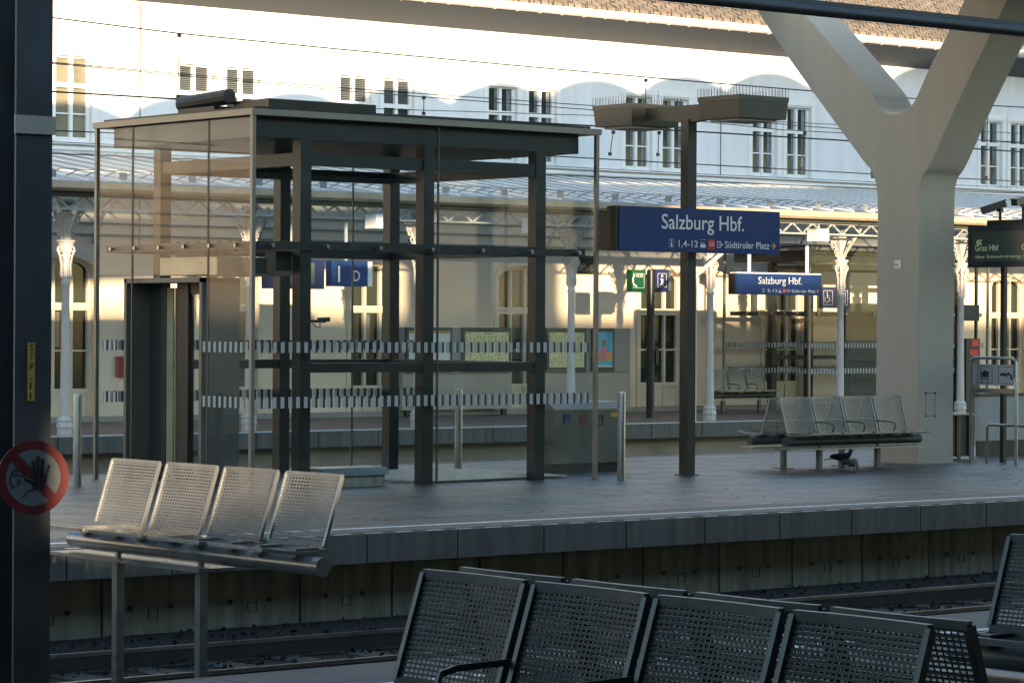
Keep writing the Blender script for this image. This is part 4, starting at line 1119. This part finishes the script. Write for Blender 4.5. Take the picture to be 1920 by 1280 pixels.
pc.tube([(X_, ya - .04 - .55, zb0 + .13), (X_, ya - .04 - .60, zb0 + .155), (X_, ya - .04 - .64, zb0 + .12), (X_, ya - .04 - .65, zb0 + .07)], .014, 6)
pc.build("pictograms", M_black, bd)
lw = MB()
zr = atX(1860, 786, 28.45).z
lw.tube([(28.45, ya - .14, 0), (28.45, ya - .14, zr - .04), (28.45, ya - .17, zr), (28.45, ya - 1.2, zr)], .018, 8)
lw.build("lower_rail", M_chrome, tf, smooth=True)
# small cabinet with steel top left of it
cx0, cx1 = atY(1792, 770, 26.0).x, atY(1832, 770, 26.0).x; ctz = atY(1810, 766, 26.0).z
sc = root("litter_cabinet", "small dark cabinet with a thin steel top between the Y column and trolley stand", "cabinet", (cx0, 26, 0))
MB().box(cx0 + .06, cx1 - .03, 26.05, 26.4, .04, ctz - .02).build("cabinet_body", M_blacks, sc)
MB().box(cx0, cx1 + .02, 26.0, 26.45, ctz - .018, ctz).build("cabinet_top", M_slat, sc)
MB().box(cx0 + .08, cx0 + .12, 26.0, 26.04, 0, ctz - .02).box(cx1 - .08, cx1 - .04, 26.0, 26.04, 0, ctz - .02).build("cabinet_leg", M_steelm, sc)
# stair parapet with pale panels
pp = root("stair_parapet", "pale grey stair parapet panels behind the luggage trolley stand", "parapet", (29, 26.6, 0))
X_0 = atY(1838, 770, 26.6).x
MB().box(X_0, 36, 26.6, 26.68, atY(1880, 815, 26.6).z, atY(1880, 732, 26.6).z).build("parapet_panel", mat("pale_panel", (.30, .33, .33), .45, var=.1), pp)
MB().box(X_0 - .03, 36, 26.58, 26.70, atY(1880, 732, 26.6).z + .001, atY(1880, 727, 26.6).z).build("parapet_cap", M_steel, pp)
MB().box(X_0, 36, 26.62, 26.66, 0, atY(1880, 815, 26.6).z - .001).build("parapet_base", M_blacks, pp)
# red/dark signs and dark block behind column at right (platform one equipment)
a = atY(1806, 562, 40.3); b = atY(1836, 592, 40.3)
rm = root("information_cabinet", "dark cabinet with red notices standing right of the white column behind the Y column", "cabinet", (a.x, 40.3, 0))
MB().box(a.x, b.x, 40.3, 40.5, b.z, a.z).build("cabinet_head", M_blacks, rm)
a2 = atY(1812, 625, 40.3); b2 = atY(1838, 668, 40.3)
MB().box(a2.x, b2.x, 40.3, 40.45, 0, a2.z).build("cabinet_body", M_steel, rm)
MB().box(a2.x + .15, b2.x - .04, 40.29, 40.298, a2.z - .16, a2.z - .03).box(a2.x + .1, b2.x - .06, 40.29, 40.298, a2.z - .34, a2.z - .22).build("red_notice", M_red, rm)
MB().box(a.x + .02, a.x + .07, 40.5, 40.55, 0, 3.3).box(b.x - .05, b.x, 40.34, 40.39, a2.z, 3.3).build("cabinet_post", M_steel, rm)

# ================================================================== PIGEONS
def pigeon(px, py, yaw, lab, scale=1.0, headdown=False):
    x, y_ = nrm(px, py); d = -EYE / y_
    P = Vector((d * (S_ + C_ * x), d * (C_ - S_ * x), 0))
    t = root("pigeon", lab, "pigeon", P, "pigeons under the bench")
    verts = [(-.13, 0, .115), (-.07, 0, .125), (0, 0, .125), (.065, 0, .14)] + ([(.10, 0, .10), (.125, 0, .06)] if headdown else [(.095, 0, .175), (.105, 0, .205)])
    rad = [(.028, .012), (.045, .038), (.058, .055), (.045, .045), (.026, .026), (.023, .025)]
    m = MB(); seg = 12; rings = []
    n = len(verts)
    for i, (v, r) in enumerate(zip(verts, rad)):
        dv = (Vector(verts[min(i + 1, n - 1)]) - Vector(verts[max(0, i - 1)])).normalized(); up_ = Vector((-dv.z, 0, dv.x))
        for k in range(seg):
            a = 2 * math.pi * k / seg; rings.append(Vector(v) + Vector((0, 1, 0)) * r[0] * math.cos(a) + up_ * r[1] * math.sin(a))
    fs = []
    for i in range(n - 1):
        for k in range(seg): fs.append((i * seg + k, i * seg + (k + 1) % seg, (i + 1) * seg + (k + 1) % seg, (i + 1) * seg + k))
    fs.append(tuple(range(seg))); fs.append(tuple((n - 1) * seg + k for k in range(seg)))
    m.add(rings, fs)
    m.ball(verts[-1], .024, seg=6)
    # tail and folded wing tips
    m.add([(-.11, -.03, .12), (-.11, .03, .12), (-.22, .035, .095), (-.22, -.035, .095), (-.11, -.03, .105), (-.11, .03, .105), (-.22, .035, .088), (-.22, -.035, .088)], [(0, 1, 2, 3), (7, 6, 5, 4), (0, 4, 5, 1), (1, 5, 6, 2), (2, 6, 7, 3), (3, 7, 4, 0)])
    for s in (-1, 1): m.tube([(.0, s * .03, .075), (.005, s * .03, .04), (0, s * .03, .004), (.035, s * .03, .004)], .007, 5)
    h = Vector(verts[-1]); bk = Vector((.045, 0, -.008)) if not headdown else Vector((.02, 0, -.035))
    m.tube([h + bk * .4, h + bk], .007, 5, .002)
    for i, v in enumerate(m.v):
        v = Vector(v) * scale; m.v[i] = (v.x * math.cos(yaw) - v.y * math.sin(yaw), v.x * math.sin(yaw) + v.y * math.cos(yaw), v.z)
    m.build("pigeon_body", M_pigeon, t, smooth=True, world=False)
    wg = MB()
    for s in (-1, 1):
        tt = MB().ball((0, 0, 0), .05, sx=1.9, sy=.35, sz=.75, seg=8)
        wg.add([(x - .035 + (-.02 if x < 0 else 0), y + s * .052, z + .13) for x, y, z in tt.v], tt.f)
    for i, v in enumerate(wg.v):
        v = Vector(v) * scale; wg.v[i] = (v.x * math.cos(yaw) - v.y * math.sin(yaw), v.x * math.sin(yaw) + v.y * math.cos(yaw), v.z)
    wg.build("wing", M_pigd, t, smooth=True, world=False)
pigeon(1582, 869, R(-35), "grey pigeon standing in profile under the mesh bench", 1.0)
pigeon(1600, 879, R(-100), "dark pigeon pecking the ground in front of the other pigeon", .95, True)

# ================================================================== OVERHEAD WIRES
def wire(label, pts, Y, r=.012, name="overhead_wire", droppers=(), group="overhead line wires"):
    P = [atY(x, y, Y) for x, y in pts]
    d0 = (P[0] - P[1]).normalized(); d1 = (P[-1] - P[-2]).normalized()
    P = [P[0] + d0 * 8] + P + [P[-1] + d1 * 14]
    o = MB().tube(P, r * .8, 6).build(name, M_black, None, smooth=True)
    tag(o, label, "wire", group)
    return o
w1 = wire("highest overhead wire, sagging across the white upper wall", [(82, 42), (330, 70), (640, 97), (960, 123), (1280, 148), (1515, 164.6), (1700, 176), (1848, 188), (1915, 191)], 33.7, .013)
w2 = wire("upper wire of the close pair just above the lift roof", [(82, 126), (640, 169), (1110, 197), (1480, 229), (1583, 236)], 33.7, .009)
w3 = wire("lower wire of the close pair just above the lift roof", [(82, 128), (640, 174), (1110, 205), (1460, 238), (1583, 243)], 33.9, .009)
w4 = wire("overhead wire touching the lift roof equipment at left", [(82, 181), (330, 193), (640, 214), (1300, 243), (1583, 257), (1640, 260)], 33.7, .016)
w5 = wire("overhead wire crossing below the lift roof level", [(82, 254), (250, 259), (700, 277), (1298, 304), (1633, 319), (1790, 325), (1915, 330)], 33.7, .012)
w6 = wire("lowest overhead wire in front of the canopy roof", [(82, 297), (250, 302), (700, 316), (1298, 336), (1640, 346), (1915, 352)], 34.4, .010)
w7 = wire("thin overhead wire just above the canopy string course", [(82, 275), (250, 281), (700, 297), (1298, 322), (1640, 334), (1915, 341)], 35.6, .007)
w8 = wire("thin wire right of the lamp pole under the double lamps", [(1200, 217), (1400, 221), (1560, 227), (1915, 240)], 34.6, .008)
for i, (x0_, y0_, x1_, y1_, par) in enumerate(((330, 70, 329, 192, w1), (1206, 145, 1206, 208, w1), (790, 182, 790, 218, w2), (1505, 240, 1498, 313, w5), (1848, 188, 1846, 326, w1), (1146, 243, 1140, 290, w5), (1232, 243, 1230, 290, w5))):
    A_ = atY(x0_, y0_, 33.7); B_ = atY(x1_, y1_, 33.7)
    MB().tube([A_, B_], .007, 5).box(A_.x - .02, A_.x + .02, 33.68, 33.72, A_.z - .05, A_.z + .0).box(B_.x - .018, B_.x + .018, 33.68, 33.72, B_.z, B_.z + .05).build("dropper", M_black, par)
# dark tube crossing the top right corner
P = [atY(1450, 11, 18), atY(1567, 14, 18), atY(1915, 50, 18)]
q1_ = atY(1340, -4, 18); q2_ = atY(1915, 43, 18)
zc_ = 4.44
cb_ = MB().tube([(16.2, 18, zc_ + .0), (30, 18, zc_ + .0)], .052, 12).box(16.2, 30, 17.985, 18.015, zc_ + .04, zc_ + .085)
tag(cb_.build("overhead_conductor_bar", M_blacks, None, smooth=True), "thick dark bar crossing the top right corner in front of the Y column", "conductor bar")

# ================================================================== HALL ROOFS AND UNSEEN BLOCKS ADDED AGAINST SUN AND SKY GLOW (they shade the platforms)
hr = root("platform_hall_roof", "vaulted hall roof resting on the Y column above the middle platform", "roof", (27, 24, 6.56))
prof = []
x = 2.0
def vault(x):
    ph = ((x - 29.4) / 2.4 + .5) % 1.0
    return 8.32 + (x - 29.2) * .088 - .60 * (1 - math.sqrt(max(0, 1 - (2 * ph - 1) ** 2 * .93)))
top = []
x = 14.0
while x < 70: top.append((x, vault(x))); x += .12
MB().prism([(14, 5.62), (22, 5.88), (29, 6.26), (36, 6.74)] + [(70, 6.74)] + top[::-1], (0, 28.0, 0), XU, ZU, (0, 1.1, 0)).build("vault_front", M_zebra, hr)
MB().prism([(4, 4.88), (60, 8.24), (60, 8.5), (4, 5.14)], (0, 19.6, 0), XU, ZU, (0, 5.6, 0)).build("roof_deck", M_zebra, hr)
nr = root("near_platform_roof", "flat roof above the near platform", "roof", (8, 0, 5.55))
MB().box(-30, 60, -12, 11.2, 5.55, 5.8).build("roof_deck", M_zebra, nr)
for x in (-12, 0, 14, 28): MB().box(x - .15, x + .15, -1.15, -.85, 0, 5.54).build("roof_post", M_steel, nr)
MB().box(17.3, 20.1, 3.5, 6.0, 5.81, 9.25).build("column_shade_block", M_zebra, nr)  # unseen block added on the roof to shade the Y column
bb_ = root("sun_blocker", "plain unseen block added behind the near platform to stop the low sun", "building", (10, -18, 0))
# added unseen block against low sun; its passage lights the left bench
T_ = 9.68
MB().prism([(-80, -15), (-3.8, -15), (-6.8, -22), (-80, -22)], (0, 0, -.8), XU, YU, (0, 0, T_ + .8)).prism([(-1.8, -15), (60, -15), (60, -22), (-4.8, -22)], (0, 0, -.8), XU, YU, (0, 0, T_ + .8)).prism([(-3.8, -15), (-1.8, -15), (-4.8, -22), (-6.8, -22)], (0, 0, -.8), XU, YU, (0, 0, 5.30)).prism([(-15, 5.15), (-15, T_), (-22, T_), (-22, 6.07)], (-6.9, 0, 0), YU, ZU, (5.1, 0, 0)).build("wall", M_grpan, bb_)

wh = root("horizon_glow_blocker", "long plain unseen block added far to the left to hide horizon glow", "building", (-70, 20, 0))  # added out of view, keeps bright horizon glow off the lift
MB().box(-90, -70, -120, 200, -.8, 15).build("wall", M_grpan, wh)
MB().box(-91, -69, -121, 201, 15.01, 15.6).build("roof", M_zebra, wh)
